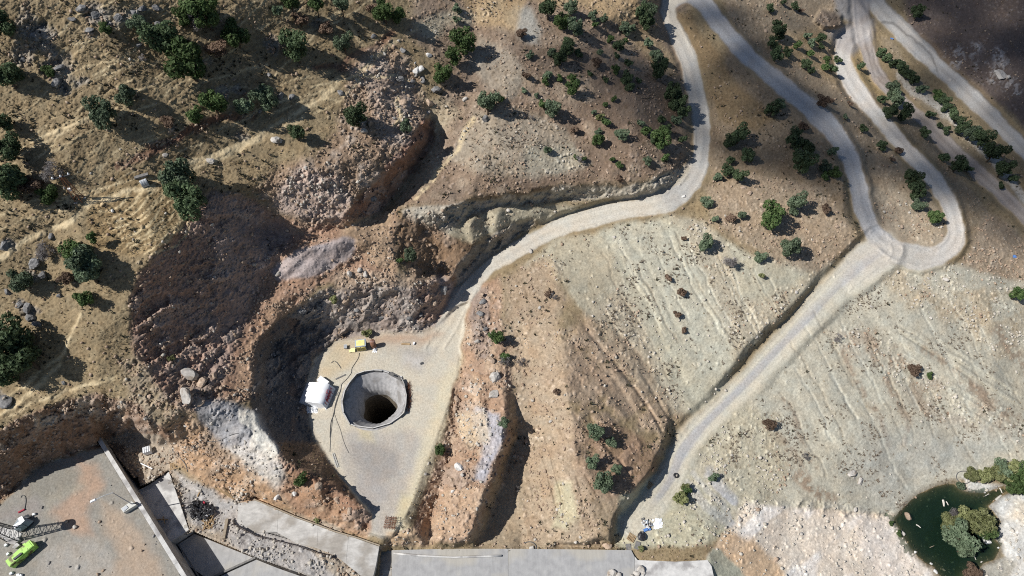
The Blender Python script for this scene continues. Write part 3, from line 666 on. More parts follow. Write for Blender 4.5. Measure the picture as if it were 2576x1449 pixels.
# gullies in the shale
def gully(angle, per, m, amp, seed, col, k):
    global H
    a = R_(angle)
    w = 20 * fbm(NU / 8, NV / 8, oct=3, seed=seed)
    g = vn((U * math.cos(a) + V * math.sin(a)) / (per * 11), (-U * math.sin(a) + V * math.cos(a) + w) / per, seed=seed + 1)
    g2 = vn((U * math.cos(a) + V * math.sin(a)) / (per * 5), (-U * math.sin(a) + V * math.cos(a) + w) / (per * .37), seed=seed + 2)
    e = np.abs(g)
    H = H + amp * m * (ss(0, .5, e) + .3 * g2)
    paint((1 - ss(0, .13, e)) * m, alb(*col), k)
gully(50, 70, BIG * ss(1880, 2080, UW), .16, 50, (164, 156, 134), .25)
gully(61, 44, UPS, .12, 54, (192, 186, 160), .3)
for i_ in range(16):
    g_ = np.random.default_rng(400 + i_); x_ = 1520 + 30 * i_ + g_.uniform(-12, 12); y_ = 590 + g_.uniform(-20, 90) + max(0, x_ - 1800) * .5; L_ = g_.uniform(140, 330)
    sp_ = stroke([(x_, y_), (x_ + L_ * .22, y_ + L_ * .45), (x_ + L_ * .52, y_ + L_ * .95)], g_.uniform(1.2, 2.8), 5) * UPS
    H = H - .14 * sp_; paint(sp_, alb(206, 202, 180) if i_ % 3 else alb(150, 138, 116), .55)
for i_ in range(26):
    g_ = np.random.default_rng(500 + i_); x_ = 1960 + 23 * i_ + g_.uniform(-20, 20); y_ = 860 + g_.uniform(-110, 160); L_ = g_.uniform(110, 300)
    sp_ = stroke([(x_, y_), (x_ + L_ * .28, y_ + L_ * .5), (x_ + L_ * .5, y_ + L_ * .98)], g_.uniform(1.2, 3.2), 6) * BIG
    H = H - .12 * sp_; paint(sp_, alb(200, 198, 180) if i_ % 2 else alb(150, 140, 120), .45)
gully(52, 30, BROWNM, .4, 58, (152, 124, 100), .3)
gully(75, 26, poly([(1280,1340),(1500,1340),(1500,1200),(1440,1100),(1340,1100)], 30), .3, 66, (170, 144, 112), .3)
Xw, Yw, Tw = place(U, V, H)
# layered shale ledges near the right-hand slope
lay = vn((U + V * .4) / 260, (V - U * .62) / 9, seed=70)
m = BIG * poly([(2250,820),(2420,880),(2650,1020),(2650,1160),(2480,1130),(2330,1000)], 50) * ss(-.2, .3, n1)
H = H + .3 * m * ss(0, .25, lay)
m = poly([(1950,1262),(2130,1262),(2240,1290),(2240,1310),(2100,1300),(1960,1290)], 14); cover(m, .8, .1, 0, .2)
m = poly([(1300,490),(1430,470),(1640,460),(1700,430),(1740,400),(1730,460),(1640,500),(1540,500),(1420,500),(1300,515),(1190,545),(1130,600),(1050,600),(1010,530),(1160,510)], 12)
paint(m, alb(180, 172, 154), .8); cover(m, .95, .5, 0, 0)
m = poly([(1000,540),(1070,560),(1150,600),(1200,620),(1190,680),(1150,720),(1100,700),(1040,700),(990,640)], 22); paint(m, alb(146, 114, 84), .85); cover(m, .6, .4, .4, 0)
m = poly([(1140,690),(1190,615),(1250,580),(1345,540),(1350,565),(1270,615),(1180,690),(1155,720)], 10); paint(m, alb(150, 142, 126), .9); cover(m, .9, .4, 0, 0)
m = poly([(1150,720),(1190,690),(1280,620),(1370,570),(1420,555),(1380,580),(1290,630),(1210,690),(1160,760),(1130,760)], 14); paint(m * (1 - mrd), alb(168, 160, 134), .7)
m = poly([(1130,590),(1190,545),(1300,515),(1540,508),(1690,490),(1600,520),(1460,545),(1360,560),(1340,545),(1250,580),(1180,610)], 20) * (1 - mrd); paint(m, alb(184, 174, 146), .85); cover(m, .05, .25, 0, .7)
FLAT = np.maximum(FLAT, 0)
# bedrock blocks
qx = Xw - .35 * H; qy = Yw * .84 + H * .54
wx = qx + .9 * fbm(qx / 1.2, qy / 1.2, oct=4, seed=20, gain=.65); wy = qy + .9 * fbm(qx / 1.2, qy / 1.2, oct=4, seed=21, gain=.65)
ca, sa = math.cos(.6), math.sin(.6)
d1, d2, c1 = worley((wx * ca + wy * sa) / 2.6, (wy * ca - wx * sa) / 1.5, 5)
e1, e2, c2 = worley((wx * ca - wy * sa) / 1.0, (wy * ca + wx * sa) / .7, 9)
def ridged(x, y, oct, seed):
    t = 0; a = 1.0; w = 1.0; n = 0
    for o_ in range(oct):
        k = 2.1 ** o_
        v = 1 - np.abs(vn(x * k, y * k, None, seed + o_)) * 1.6
        v = v * v * np.sign(v) * w
        t = t + a * v; n += a; a *= .55; w = np.clip(v * 1.6, 0, 1)
    return t / n
rid = ridged(wx / 3.4, wy / 2.4, 6, 120)
rk = (.42 * c1 * ss(0, .1, d2 - d1) + .16 * c2 * ss(0, .12, e2 - e1) + 1.15 * (rid - .4))
RKM = FADE * ROCK * (.25 + .75 * ss(-.12, .3, 1.2 * fbm(NU / 4, NV / 4, oct=4, seed=26) + ROCK * .18))
H = H + FL * RKM * (rk * .85 + .05 * n4)
paint(RKM * ss(.1, .8, c1), alb(196, 182, 168), .35)
paint(RKM * (1 - ss(0, .1, d2 - d1)), alb(120, 98, 80), .15)
# loose stones: angular pieces, dense where the ground is scree, few elsewhere
s1, s2, sc = worley(qx / .75, qy / .75, 13)
t1, t2, tc = worley(qx / .36, qy / .36, 17)
patch = 1.4 * ss(-.1, .4, fbm(NU / 2.4, NV / 2.4, oct=4, seed=91))
dens = np.clip(SCREE, 0, 1) * (.25 + patch) * np.where(SCREE > .2, 1, .35) * (1 - .75 * FLAT)
st = ss(.06, .2, s2 - s1) * ss(.5, .3, s1) * ((sc * .5 + .5) > 1 - .26 * dens)
st = st * FADE
st2 = FADE * ss(.06, .2, t2 - t1) * ss(.5, .3, t1) * ((tc * .5 + .5) > 1 - .38 * dens)
H = H + .20 * st * (.6 + .4 * np.abs(vn(sc * 40, sc * 17))) + .10 * st2
COLR = COLR + (np.clip(COLR * 1.25 + .05, 0, .8) - COLR) * (.75 * st[..., None])
COLR = COLR + (np.clip(COLR * 1.3 + .03, 0, .8) - COLR) * (.6 * st2[..., None])
# tufts and bunch grass
g1, g2, gc = worley(qx / .75, qy / .75, 23)
tuft = FADE * ss(.42, .1, g1 + .25 * n4) * ((gc * .5 + .5) > 1 - (.5 * GRASS + .05 * SHALE * ss(0, .4, n2))) * FL
H = H + .06 * tuft
COLR = COLR * (1 - .45 * tuft[..., None]) + np.asarray(alb(112, 92, 62), np.float32) * .45 * tuft[..., None]
H = H + FL * (.12 * n3 + .08 * n4) * (.17 + .5 * SCREE + .65 * ROCK - .10 * SHALE)
H = H - .05 * np.maximum(tracks * hill, furrow) * FL
H = H + SLABM * .25 * (vn((U + V) / 26, (V - U) / 160, seed=81))
# fine mottling of the soil itself
COLR = COLR * (1 + (.12 * n3 + .10 * n4 + .08 * n2)[..., None] * (1 - .6 * FLAT)[..., None])
grain = np.random.default_rng(12).normal(size=U.shape)
grain = (.6 * grain + .9 * blur(grain, 1)) * FADE
COLR = COLR * np.clip(1 + .085 * grain * (1 - .8 * FLAT), .6, 1.5)[..., None]
H = H + FL * .018 * grain * (1 + ROCK)
def late(pts, w, c, k, f=5):
    global COLR
    m_ = stroke(pts, w, f) * ss(-.7, .1, n3 + .5 * n2) * k
    COLR = COLR * (1 - m_[..., None]) + np.asarray(alb(*c), np.float32) * m_[..., None]
g_ = np.random.default_rng(71)
trk = [(x0, y0) for x0, y0 in zip(g_.uniform(-30, 820, 74), g_.uniform(20, 640, 74)) if y0 < 620 - x0 * .42]
for x0, y0 in trk:
    L_ = g_.uniform(70, 330); a_ = R_(g_.uniform(20, 40)); P_ = [(x0, y0)]
    for q_ in range(int(L_ / 25)):
        a_ += R_(g_.uniform(-9, 9)); P_.append((P_[-1][0] + 25 * math.cos(a_), P_[-1][1] - 25 * math.sin(a_)))
    late(P_, g_.uniform(1.4, 2.8), (226, 202, 152), g_.uniform(.45, .9))
for k_ in range(11):
    o_ = k_ * 17
    P_ = [(250 + o_ * .75, 545 + o_ * .62), (300 + o_ * .8, 520 + o_ * .55), (350 + o_ * .72, 470 + o_ * .62), (398 + o_ * .45, 430 + o_ * .72), (425 + o_ * .2, 405 + o_ * .7)]
    P_ = [(x_ + g_.uniform(-5, 5), y_ + g_.uniform(-5, 5)) for x_, y_ in P_]
    late(P_, 3, (230, 204, 150), .9)
for pts, w in (([(470,415),(560,380),(640,350),(720,300),(790,250),(850,200)], 5), ([(460,440),(540,400),(620,365),(700,330),(760,290)], 3), ([(0,655),(60,615),(110,590),(180,555),(240,510),(330,480),(400,470)], 6),
               ([(0,1045),(60,1000),(110,960),(150,920)], 4), ([(20,1052),(90,1008),(170,982),(250,968)], 4), ([(60,975),(160,890),(185,820),(200,790)], 3), ([(100,345),(200,305),(280,262),(360,220),(430,170)], 3), ([(20,400),(120,350),(230,300),(330,255)], 2.5), ([(1000,240),(1010,290),(990,310)], 6), ([(900,200),(940,150),(990,110),(1060,70)], 4), ([(1050,500),(1100,430),(1150,370),(1185,300)], 5)):
    late(pts, w, (222, 198, 150), .85, 7)
mott = fbm(NU / 1.3, NV / 1.3, oct=3, seed=90)[..., None] * np.array([.05, 0, -.05])
COLR = np.clip(COLR * (1 + mott), .01, .85)

# ---------------------------------------------------------------- shaft opening
SHX, SHY, SHR = 941.0, 1004.0, 5.05
sc0 = W(SHX, SHY, 0)
Xw, Yw, Tw = place(U, V, H)
rr = np.hypot(Xw - sc0.x, Yw - sc0.y)
flatten = 1 - ss(SHR + .2, SHR + 1.2, rr)
H = H * (1 - flatten)
Xw, Yw, Tw = place(U, V, H)

# concrete and built floors cut into the ground: keep soil just below them
def sink(pts, z):
    global H
    m = inside(pts, U, V)
    H = np.where(m, np.minimum(H, z), H)
APRON = [(962,1384),(985,1378),(1205,1379),(1400,1380),(1588,1384),(1604,1402),(1700,1412),(1780,1408),(1792,1425),(1804,1475),(1810,1640),(930,1640),(950,1440)]
LSLAB = [(600,1266),(644,1258),(700,1284),(744,1303),(800,1323),(844,1340),(900,1356),(954,1375),(946,1420),(934,1470),(900,1442),(844,1398),(744,1366),(644,1340),(596,1312)]
sink([(958,1388),(985,1384),(1400,1386),(1584,1390),(1600,1408),(1780,1414),(1795,1640),(935,1640)], -4.4)
sink([(606,1270),(644,1262),(744,1307),(844,1344),(948,1379),(940,1420),(930,1460),(900,1437),(844,1392),(744,1360),(644,1334),(602,1308)], -2.75)
sink([(590,1262),(644,1248),(744,1293),(844,1332),(962,1370),(950,1426),(938,1480),(900,1450),(844,1405),(744,1372),(644,1348),(588,1320)], -2.22)
CHAN = [(425,1366),(487,1337),(560,1366),(650,1403),(760,1440),(850,1475),(900,1640),(512,1640),(440,1400)]
sink(CHAN, -4.2)
WEDGE = [(352,1232),(375,1219.5),(425,1187),(475,1333),(456,1346),(425,1366)]
sink([(330,1205),(345,1200),(352,1225),(375,1215),(425,1184),(479,1336),(437,1372),(500,1490),(492,1490),(416,1366)], -3.4)
sink([(245,1110),(262,1104),(300,1160),(352,1222),(352,1240),(335,1240)], -2.9)
Xw, Yw, Tw = place(U, V, H)

def mesh_np(name, co, quads=None, tris=None, smooth=True):
    me = bpy.data.meshes.new(name)
    me.vertices.add(len(co)); me.vertices.foreach_set("co", np.asarray(co, np.float32).ravel())
    parts = []; starts = []; tot = 0
    if quads is not None and len(quads):
        parts.append(quads.ravel()); starts.append(np.arange(len(quads)) * 4); tot = len(quads) * 4
    if tris is not None and len(tris):
        parts.append(tris.ravel()); starts.append(np.arange(len(tris)) * 3 + tot)
    li = np.concatenate(parts).astype(np.int32); sp = np.concatenate(starts).astype(np.int32)
    me.loops.add(len(li)); me.loops.foreach_set("vertex_index", li)
    me.polygons.add(len(sp)); me.polygons.foreach_set("loop_start", sp)
    me.update(calc_edges=True)
    if smooth:
        me.polygons.foreach_set("use_smooth", np.ones(len(sp), bool))
    me.validate()
    return me
idx = np.arange(NX * NY).reshape(NY, NX)
quads = np.stack([idx[1:, :-1], idx[1:, 1:], idx[:-1, 1:], idx[:-1, :-1]], -1).reshape(-1, 4)
rr = np.hypot(Xw - sc0.x, Yw - sc0.y)
hole = (rr < SHR - .05).ravel()
keep = ~(hole[quads].any(1))
quads = quads[keep]
co = np.stack([Xw, Yw, H], -1).reshape(-1, 3)
used = np.zeros(len(co), bool); used[quads.ravel()] = True
remap = np.cumsum(used) - 1
me = mesh_np("ground", co[used], quads=remap[quads], smooth=False)
at = me.color_attributes.new("soil", 'FLOAT_COLOR', 'POINT')
c4 = np.concatenate([COLR.reshape(-1, 3), np.clip(ROCK, 0, 1).reshape(-1, 1)], -1)[used].astype(np.float32)
at.data.foreach_set("color", c4.ravel())

# ---------------------------------------------------------------- materials
def mat(name, rough=.9, spec=.2):
    m = bpy.data.materials.new(name); m.use_nodes = True
    b = m.node_tree.nodes["Principled BSDF"]
    b.inputs["Roughness"].default_value = rough
    b.inputs["Specular IOR Level"].default_value = spec
    return m, m.node_tree, b
def noise_mat(name, c1, c2, scale=2.0, rough=.9, spec=.2, bump=.3, dist=.05, c3=None, s3=.3, detail=6, metal=0, per_obj=0):
    m, nt, b = mat(name, rough, spec)
    tc = nt.nodes.new("ShaderNodeTexCoord")
    nz = nt.nodes.new("ShaderNodeTexNoise"); nz.inputs["Scale"].default_value = scale; nz.inputs["Detail"].default_value = detail; nz.inputs["Roughness"].default_value = .65
    nt.links.new(tc.outputs["Object"], nz.inputs["Vector"])
    rp = nt.nodes.new("ShaderNodeValToRGB"); rp.color_ramp.elements[0].position = .35; rp.color_ramp.elements[1].position = .65
    rp.color_ramp.elements[0].color = (*c1, 1); rp.color_ramp.elements[1].color = (*c2, 1)
    nt.links.new(nz.outputs[0], rp.inputs[0])
    out = rp.outputs[0]
    if c3 is not None:
        n2_ = nt.nodes.new("ShaderNodeTexNoise"); n2_.inputs["Scale"].default_value = s3; n2_.inputs["Detail"].default_value = 5
        nt.links.new(tc.outputs["Object"], n2_.inputs["Vector"])
        r2 = nt.nodes.new("ShaderNodeValToRGB"); r2.color_ramp.elements[0].position = .5; r2.color_ramp.elements[1].position = .62
        r2.color_ramp.elements[0].color = (0, 0, 0, 1); r2.color_ramp.elements[1].color = (1, 1, 1, 1)
        nt.links.new(n2_.outputs[0], r2.inputs[0])
        mx = nt.nodes.new("ShaderNodeMix"); mx.data_type = 'RGBA'; mx.inputs["B"].default_value = (*c3, 1)
        nt.links.new(r2.outputs[0], mx.inputs["Factor"]); nt.links.new(out, mx.inputs["A"]); out = mx.outputs["Result"]
    if per_obj:
        oi = nt.nodes.new("ShaderNodeObjectInfo")
        hs = nt.nodes.new("ShaderNodeHueSaturation")
        mr = nt.nodes.new("ShaderNodeMapRange"); mr.inputs["To Min"].default_value = 1 - per_obj; mr.inputs["To Max"].default_value = 1 + per_obj
        nt.links.new(oi.outputs["Random"], mr.inputs["Value"]); nt.links.new(mr.outputs[0], hs.inputs["Value"])
        nt.links.new(out, hs.inputs["Color"]); out = hs.outputs[0]
    nt.links.new(out, b.inputs["Base Color"])
    b.inputs["Metallic"].default_value = metal
    if bump:
        bp = nt.nodes.new("ShaderNodeBump"); bp.inputs["Strength"].default_value = bump; bp.inputs["Distance"].default_value = dist
        nt.links.new(nz.outputs[0], bp.inputs["Height"]); nt.links.new(bp.outputs[0], b.inputs["Normal"])
    return m
gm, nt, b = mat("soil_rock_and_dry_grass", .95, .1)
ca_ = nt.nodes.new("ShaderNodeVertexColor"); ca_.layer_name = "soil"
tc = nt.nodes.new("ShaderNodeTexCoord")
nz = nt.nodes.new("ShaderNodeTexNoise"); nz.inputs["Scale"].default_value = 3.2; nz.inputs["Detail"].default_value = 8; nz.inputs["Roughness"].default_value = .75
nt.links.new(tc.outputs["Object"], nz.inputs["Vector"])
mr = nt.nodes.new("ShaderNodeMapRange"); mr.inputs["From Min"].default_value = .3; mr.inputs["From Max"].default_value = .7; mr.inputs["To Min"].default_value = .72; mr.inputs["To Max"].default_value = 1.26
nt.links.new(nz.outputs[0], mr.inputs["Value"])
mx = nt.nodes.new("ShaderNodeVectorMath"); mx.operation = 'SCALE'
nt.links.new(ca_.outputs["Color"], mx.inputs[0]); nt.links.new(mr.outputs[0], mx.inputs["Scale"])
nt.links.new(mx.outputs[0], b.inputs["Base Color"])
bp = nt.nodes.new("ShaderNodeBump"); bp.inputs["Strength"].default_value = .7; bp.inputs["Distance"].default_value = .12
nt.links.new(nz.outputs[0], bp.inputs["Height"]); nt.links.new(bp.outputs[0], b.inputs["Normal"])
ground = bpy.data.objects.new("ground", me); COL.objects.link(ground)
me.materials.append(gm); ground["kind"] = "structure"
def ground_z(x, y):
    """height of the ground seen on a bearing"""
    i = int(np.clip(np.searchsorted(GX, x), 1, NX - 1)); j = int(np.clip(np.searchsorted(GY, y), 1, NY - 1))
    return float(H[j, i])
def G(x, y, dz=0.0):
    return W(x, y, ground_z(x, y)) + Vector((0, 0, dz))
# ---------------------------------------------------------------- object helpers
Z3 = Vector((0, 0, 1))
class MB:
    def __init__(s): s.v = []; s.f = []
    def add(s, vs, fs):
        o = len(s.v); s.v += [tuple(v) for v in vs]; s.f += [tuple(i + o for i in f) for f in fs]; return s
    def box(s, c, size, rz=0, tilt=None, taper=1.0):
        c = Vector(c); M = Matrix.Rotation(rz, 3, 'Z')
        if tilt: M = M @ Matrix.Rotation(tilt[1], 3, tilt[0])
        vs = []
        for z in (-1, 1):
            k = taper if z > 0 else 1
            for x, y in ((-1, -1), (1, -1), (1, 1), (-1, 1)):
                vs.append(c + M @ Vector((x * size[0] / 2 * k, y * size[1] / 2 * k, z * size[2] / 2)))
        return s.add(vs, [(3, 2, 1, 0), (4, 5, 6, 7), (0, 1, 5, 4), (1, 2, 6, 5), (2, 3, 7, 6), (3, 0, 4, 7)])
    def tube(s, pts, r, n=6, cap=True):
        pts = [Vector(p) for p in pts]; rs = r if isinstance(r, (list, tuple)) else [r] * len(pts)
        rings = []
        for i, p in enumerate(pts):
            t = (pts[min(i + 1, len(pts) - 1)] - pts[max(i - 1, 0)]).normalized()
            a = t.cross(Z3)
            if a.length < .05: a = t.cross(Vector((1, 0, 0)))
            a.normalize(); b2 = t.cross(a)
            rings.append([p + (a * math.cos(6.28318 * k / n) + b2 * math.sin(6.28318 * k / n)) * rs[i] for k in range(n)])
        vs = [v for g in rings for v in g]; fs = []
        for i in range(len(pts) - 1):
            for k in range(n):
                fs.append((i * n + k, i * n + (k + 1) % n, (i + 1) * n + (k + 1) % n, (i + 1) * n + k))
        if cap:
            fs.append(tuple(range(n))[::-1]); fs.append(tuple((len(pts) - 1) * n + k for k in range(n)))
        return s.add(vs, fs)
    def prism(s, top, zb):
        n = len(top); top = [Vector(p) for p in top]
        bot = [Vector((p.x, p.y, zb)) for p in top]
        a = sum(top[i].x * top[(i + 1) % n].y - top[(i + 1) % n].x * top[i].y for i in range(n))
        if a < 0: top.reverse(); bot.reverse()
        return s.add(top + bot, [tuple(range(n)), tuple(range(2 * n - 1, n - 1, -1))] + [(i, i + n, (i + 1) % n + n, (i + 1) % n)[::1] for i in range(n)])
    def lathe(s, c, prof, n=16, ax=None):
        c = Vector(c); vs = []; fs = []
        for r, z in prof:
            for k in range(n):
                a = 6.28318 * k / n
                vs.append(c + Vector((r * math.cos(a), r * math.sin(a), z)))
        for i in range(len(prof) - 1):
            for k in range(n):
                fs.append((i * n + k, i * n + (k + 1) % n, (i + 1) * n + (k + 1) % n, (i + 1) * n + k))
        fs.append(tuple((len(prof) - 1) * n + k for k in range(n)))
        return s.add(vs, fs)
    def build(s, name, m, parent=None, smooth=False, origin=None):
        me = bpy.data.meshes.new(name)
        loc = Vector((0, 0, 0))
        if parent is not None: loc = parent.matrix_world.translation.copy() if origin is None else origin
        if parent is None and s.v:
            loc = Vector((sum(v[0] for v in s.v) / len(s.v), sum(v[1] for v in s.v) / len(s.v), min(v[2] for v in s.v)))
        me.from_pydata([tuple(Vector(v) - loc) for v in s.v], [], s.f)
        me.update()
        if smooth:
            me.polygons.foreach_set("use_smooth", [True] * len(me.polygons))
        me.materials.append(m)
        o = bpy.data.objects.new(name, me); COL.objects.link(o)
        if parent is not None: o.parent = parent
        else: o.location = loc
        return o
def tag(o, label=None, cat=None, group=None, kind=None):
    if label: o["label"] = label
    if cat: o["category"] = cat
    if group: o["group"] = group
    if kind: o["kind"] = kind
    return o
def empty(name, loc, label, cat, group=None):
    o = bpy.data.objects.new(name, None); COL.objects.link(o); o.location = loc; o.empty_display_size = .3
    o.matrix_world = Matrix.Translation(loc)
    return tag(o, label, cat, group)
def sub(parent):                       # frame of parts one level deeper
    return parent
def az(x0, y0, x1, y1, z=0):
    a, b2 = W(x0, y0, z), W(x1, y1, z); d = b2 - a
    return math.atan2(d.y, d.x), d.length

M = {}
M['conc'] = noise_mat("concrete_light", (.46, .455, .44), (.56, .55, .525), 1.6, .85, .2, .15, .01, (.30, .29, .28), .45)
M['conc2'] = noise_mat("concrete_grey", (.28, .28, .28), (.35, .35, .345), 1.1, .85, .2, .15, .01, (.36, .345, .31), .16)
M['conc3'] = noise_mat("concrete_dusty", (.38, .37, .35), (.46, .45, .425), .9, .9, .15, .15, .01, (.30, .28, .25), .3)
def stain(m, sx, sy, k):
    nt = m.node_tree; b = nt.nodes['Principled BSDF']; src = b.inputs['Base Color'].links[0].from_socket
    tc = nt.nodes.new('ShaderNodeTexCoord'); mp = nt.nodes.new('ShaderNodeMapping'); mp.inputs['Scale'].default_value = (sx, sy, 1)
    nz = nt.nodes.new('ShaderNodeTexNoise'); nz.inputs['Scale'].default_value = 1.0; nz.inputs['Detail'].default_value = 8; nz.inputs['Roughness'].default_value = .7
    mr = nt.nodes.new('ShaderNodeMapRange'); mr.inputs['From Min'].default_value = .32; mr.inputs['From Max'].default_value = .68; mr.inputs['To Min'].default_value = 1 - k; mr.inputs['To Max'].default_value = 1 + k
    vm = nt.nodes.new('ShaderNodeVectorMath'); vm.operation = 'SCALE'
    nt.links.new(tc.outputs['Object'], mp.inputs[0]); nt.links.new(mp.outputs[0], nz.inputs['Vector']); nt.links.new(nz.outputs[0], mr.inputs['Value'])
    nt.links.new(src, vm.inputs[0]); nt.links.new(mr.outputs[0], vm.inputs['Scale']); nt.links.new(vm.outputs[0], b.inputs['Base Color'])
stain(M['conc2'], 1.6, .22, .10); stain(M['conc3'], .8, 1.6, .2); stain(M['conc'], .5, .5, .14)
M['shot'] = noise_mat("sprayed_concrete", (.27, .27, .27), (.40, .39, .385), 1.8, .9, .15, .5, .06, (.22, .21, .20), .5)
M['bore'] = noise_mat("bored_rock", (.10, .085, .065), (.20, .17, .13), 1.2, .95, .1, .6, .1)
M['sheet'] = noise_mat("weathered_board", (.12, .12, .115), (.22, .21, .20), 3, .8, .2, .2, .01)
M['white'] = noise_mat("white_plastic_sheet", (.74, .76, .78), (.82, .83, .84), 2, .6, .3, .2, .02)
M['tarp'] = noise_mat("white_tarpaulin", (.74, .76, .78), (.80, .81, .83), .8, .55, .3, .5, .05)
M['red'] = noise_mat("red_paint", (.35, .03, .05), (.45, .05, .08), 3, .6, .3, 0)
M['yellow'] = noise_mat("yellow_paint", (.72, .60, .17), (.80, .72, .38), 1.2, .5, .3, .05, .01)
M['yellow2'] = noise_mat("yellow_mesh_panel", (.20, .16, .04), (.30, .25, .07), 9, .6, .3, .1, .01)
M['bluegrey'] = noise_mat("blue_grey_paint", (.30, .36, .42), (.37, .42, .48), 2, .5, .3, .05, .01)
M['darkblue'] = noise_mat("dark_blue_paint", (.03, .05, .08), (.05, .08, .12), 2, .5, .3, .05, .01)
M['rust'] = noise_mat("rusty_steel", (.13, .06, .04), (.24, .12, .07), 2.5, .75, .3, .3, .02, (.26, .17, .15), 1.2)
M['rebar'] = noise_mat("rusty_rebar", (.16, .07, .04), (.24, .12, .07), 4, .8, .2, 0)
M['green'] = noise_mat("lime_green_paint", (.33, .60, .10), (.42, .68, .16), 1.4, .45, .35, .05, .01, (.14, .13, .05), 1.3)
M['dark'] = noise_mat("dark_steel", (.02, .022, .03), (.05, .055, .06), 3, .5, .4, .1, .01)
M['black'] = noise_mat("black_plastic", (.012, .012, .014), (.035, .035, .04), 3, .45, .4, .3, .03)
M['grey'] = noise_mat("grey_painted_sheet", (.22, .26, .29), (.29, .33, .36), 1.5, .5, .35, .05, .01)
M['galv'] = noise_mat("galvanised_steel", (.36, .38, .40), (.48, .50, .52), 4, .4, .5, .1, .01)
M['lattice'] = noise_mat("dark_lattice_steel", (.06, .06, .065), (.11, .11, .115), 4, .6, .3, 0)
M['wood'] = noise_mat("sawn_timber", (.26, .18, .10), (.40, .29, .17), 3, .85, .15, .2, .01)
M['wood2'] = noise_mat("grey_old_timber", (.24, .20, .15), (.34, .29, .22), 3, .85, .15, .2, .01)
M['drift'] = noise_mat("bleached_driftwood", (.46, .43, .38), (.58, .55, .50), 3, .85, .15, .2, .01)
M['cable'] = noise_mat("grey_cable", (.08, .08, .08), (.14, .14, .14), 3, .6, .2, 0)
M['blue'] = noise_mat("blue_plastic", (.07, .17, .42), (.12, .24, .52), 3, .5, .3, .1, .01)
M['kiosk'] = noise_mat("cream_glass_fibre", (.48, .48, .44), (.56, .56, .52), 2, .5, .3, .05, .01)

# ---------------------------------------------------------------- concrete works
def slab(name, pts, z, zb, m, kind='structure', parent=None):
    mb = MB().prism([W(x, y, z) for x, y in pts], zb)
    o = mb.build(name, m, parent)
    if kind and parent is None: o["kind"] = kind
    return o
apron = slab("concrete_apron", [(985,1384),(1130,1380.5),(1278,1380.5),(1278,1640),(988,1640)], -4.0, -6.5, M['conc2'])
slab("concrete_apron", [(1278.6,1380.5),(1440,1382),(1588,1384),(1596,1400),(1600,1640),(1278.6,1640)], -4.0, -6.5, M['conc2'])
slab("concrete_apron", [(1596.6,1400),(1604,1409),(1700,1413),(1780,1409),(1790,1424),(1800,1470),(1812,1640),(1600.6,1640)], -4.05, -6.5, M['conc'])
slab("concrete_ramp", [(956,1379),(984.4,1384),(987.4,1640),(915,1640),(944,1425)], -4.25, -6.5, M['conc3'])
k = MB()
kp = [W(x, y, -3.9) for x, y in densify([(990,1392),(1060,1398),(1140,1402),(1262,1398)], 30)]
k.tube(kp, .16, 6); o = k.build("concrete_kerb", M['conc'], smooth=True); o["kind"] = "structure"
t = empty("spillway_slab", W(780, 1340, -2.7), "long pale concrete slab along the foot of the orange rock, edged by a dark kerb", "concrete slab")
slabpts = LSLAB
bays = [[(600,1266),(644,1258),(700,1284),(697,1339),(644,1340),(596,1312)], [(700.4,1284.2),(744,1303),(800,1323),(797,1379),(744,1366),(697.4,1339.3)], [(800.4,1323.2),(844,1340),(877,1348),(870,1418),(844,1398),(797.4,1379.2)], [(877.4,1348.2),(900,1356),(954,1375),(946,1420),(934,1470),(900,1442),(870.4,1418.3)]]
for by_ in bays:
    MB().prism([W(x, y, -2.1 + .012 * (len(by_) % 2)) for x, y in by_], -4.4).build("slab_bay", M['conc3'], t)
kb = MB()
pp = [W(x, y, -2.1) for x, y in [(640,1257),(700,1282),(744,1301),(800,1321),(844,1338),(900,1354),(956,1373)]]
for a, b2 in zip(pp[:-1], pp[1:]):
    d = b2 - a; kb.box((a + b2) / 2 + Z3 * .12, (d.length + .02, .16, .45), math.atan2(d.y, d.x))
kb.build("kerb", M['wood2'], t)
# retaining wall in cast bays
t = empty("retaining_wall", W(300, 1200, 1.4), "long straight concrete retaining wall with white top between the yard and the channel", "wall")
wa, wb = W(241, 1093, 1.8), W(541, 1577, 1.8)
nb = 10; d = (wb - wa); rz = math.atan2(d.y, d.x); L = d.length / nb
for i in range(nb):
    c = wa + d * ((i + .5) / nb)
    MB().box((c.x, c.y, -1.7), (L - .03, .50, 6.4), rz).build("wall_bay", M['conc3'], t)
    cb = MB().box((c.x, c.y, 1.57), (L - .02, .60, .2), rz); cb.build("coping", M['conc'], t)
t = empty("concrete_platform", W(420, 1280, -3.4), "white tapering concrete block between retaining wall and black bag heap", "concrete block")
MB().prism([W(x, y, -1.4) for x, y in [(349,1233),(375,1219.5),(425,1187),(451,1262),(475,1333),(456,1346),(425,1366)]], -4.6).build("block", M['conc'], t)
hb = MB(); c = W(467, 1324, -1.38); hb.box(c, (.45, .55, .03), .3); hb.build("hatch", M['conc2'], t)
ex = MB(); a, b2 = W(404, 1268, -1.39), W(452, 1265, -1.39); dd = b2 - a
st_ = slab("channel_floor", [(449,1369),(489,1343),(560,1372),(632,1401),(640,1406),(525,1458),(470,1420)], -3.1, -5, M['conc2'])
slab("channel_floor", [(527,1462),(645,1408),(700,1430),(780,1458),(860,1490),(930,1640),(600,1570)], -3.1, -5, M['conc2'])
t = empty("channel_wall", W(650, 1400, -3.1), "low concrete side wall of the channel running down to the bottom edge", "wall")
pp = [W(x, y, -2.45) for x, y in [(487,1331),(560,1360),(645,1396),(760,1434),(850,1468),(920,1520)]]
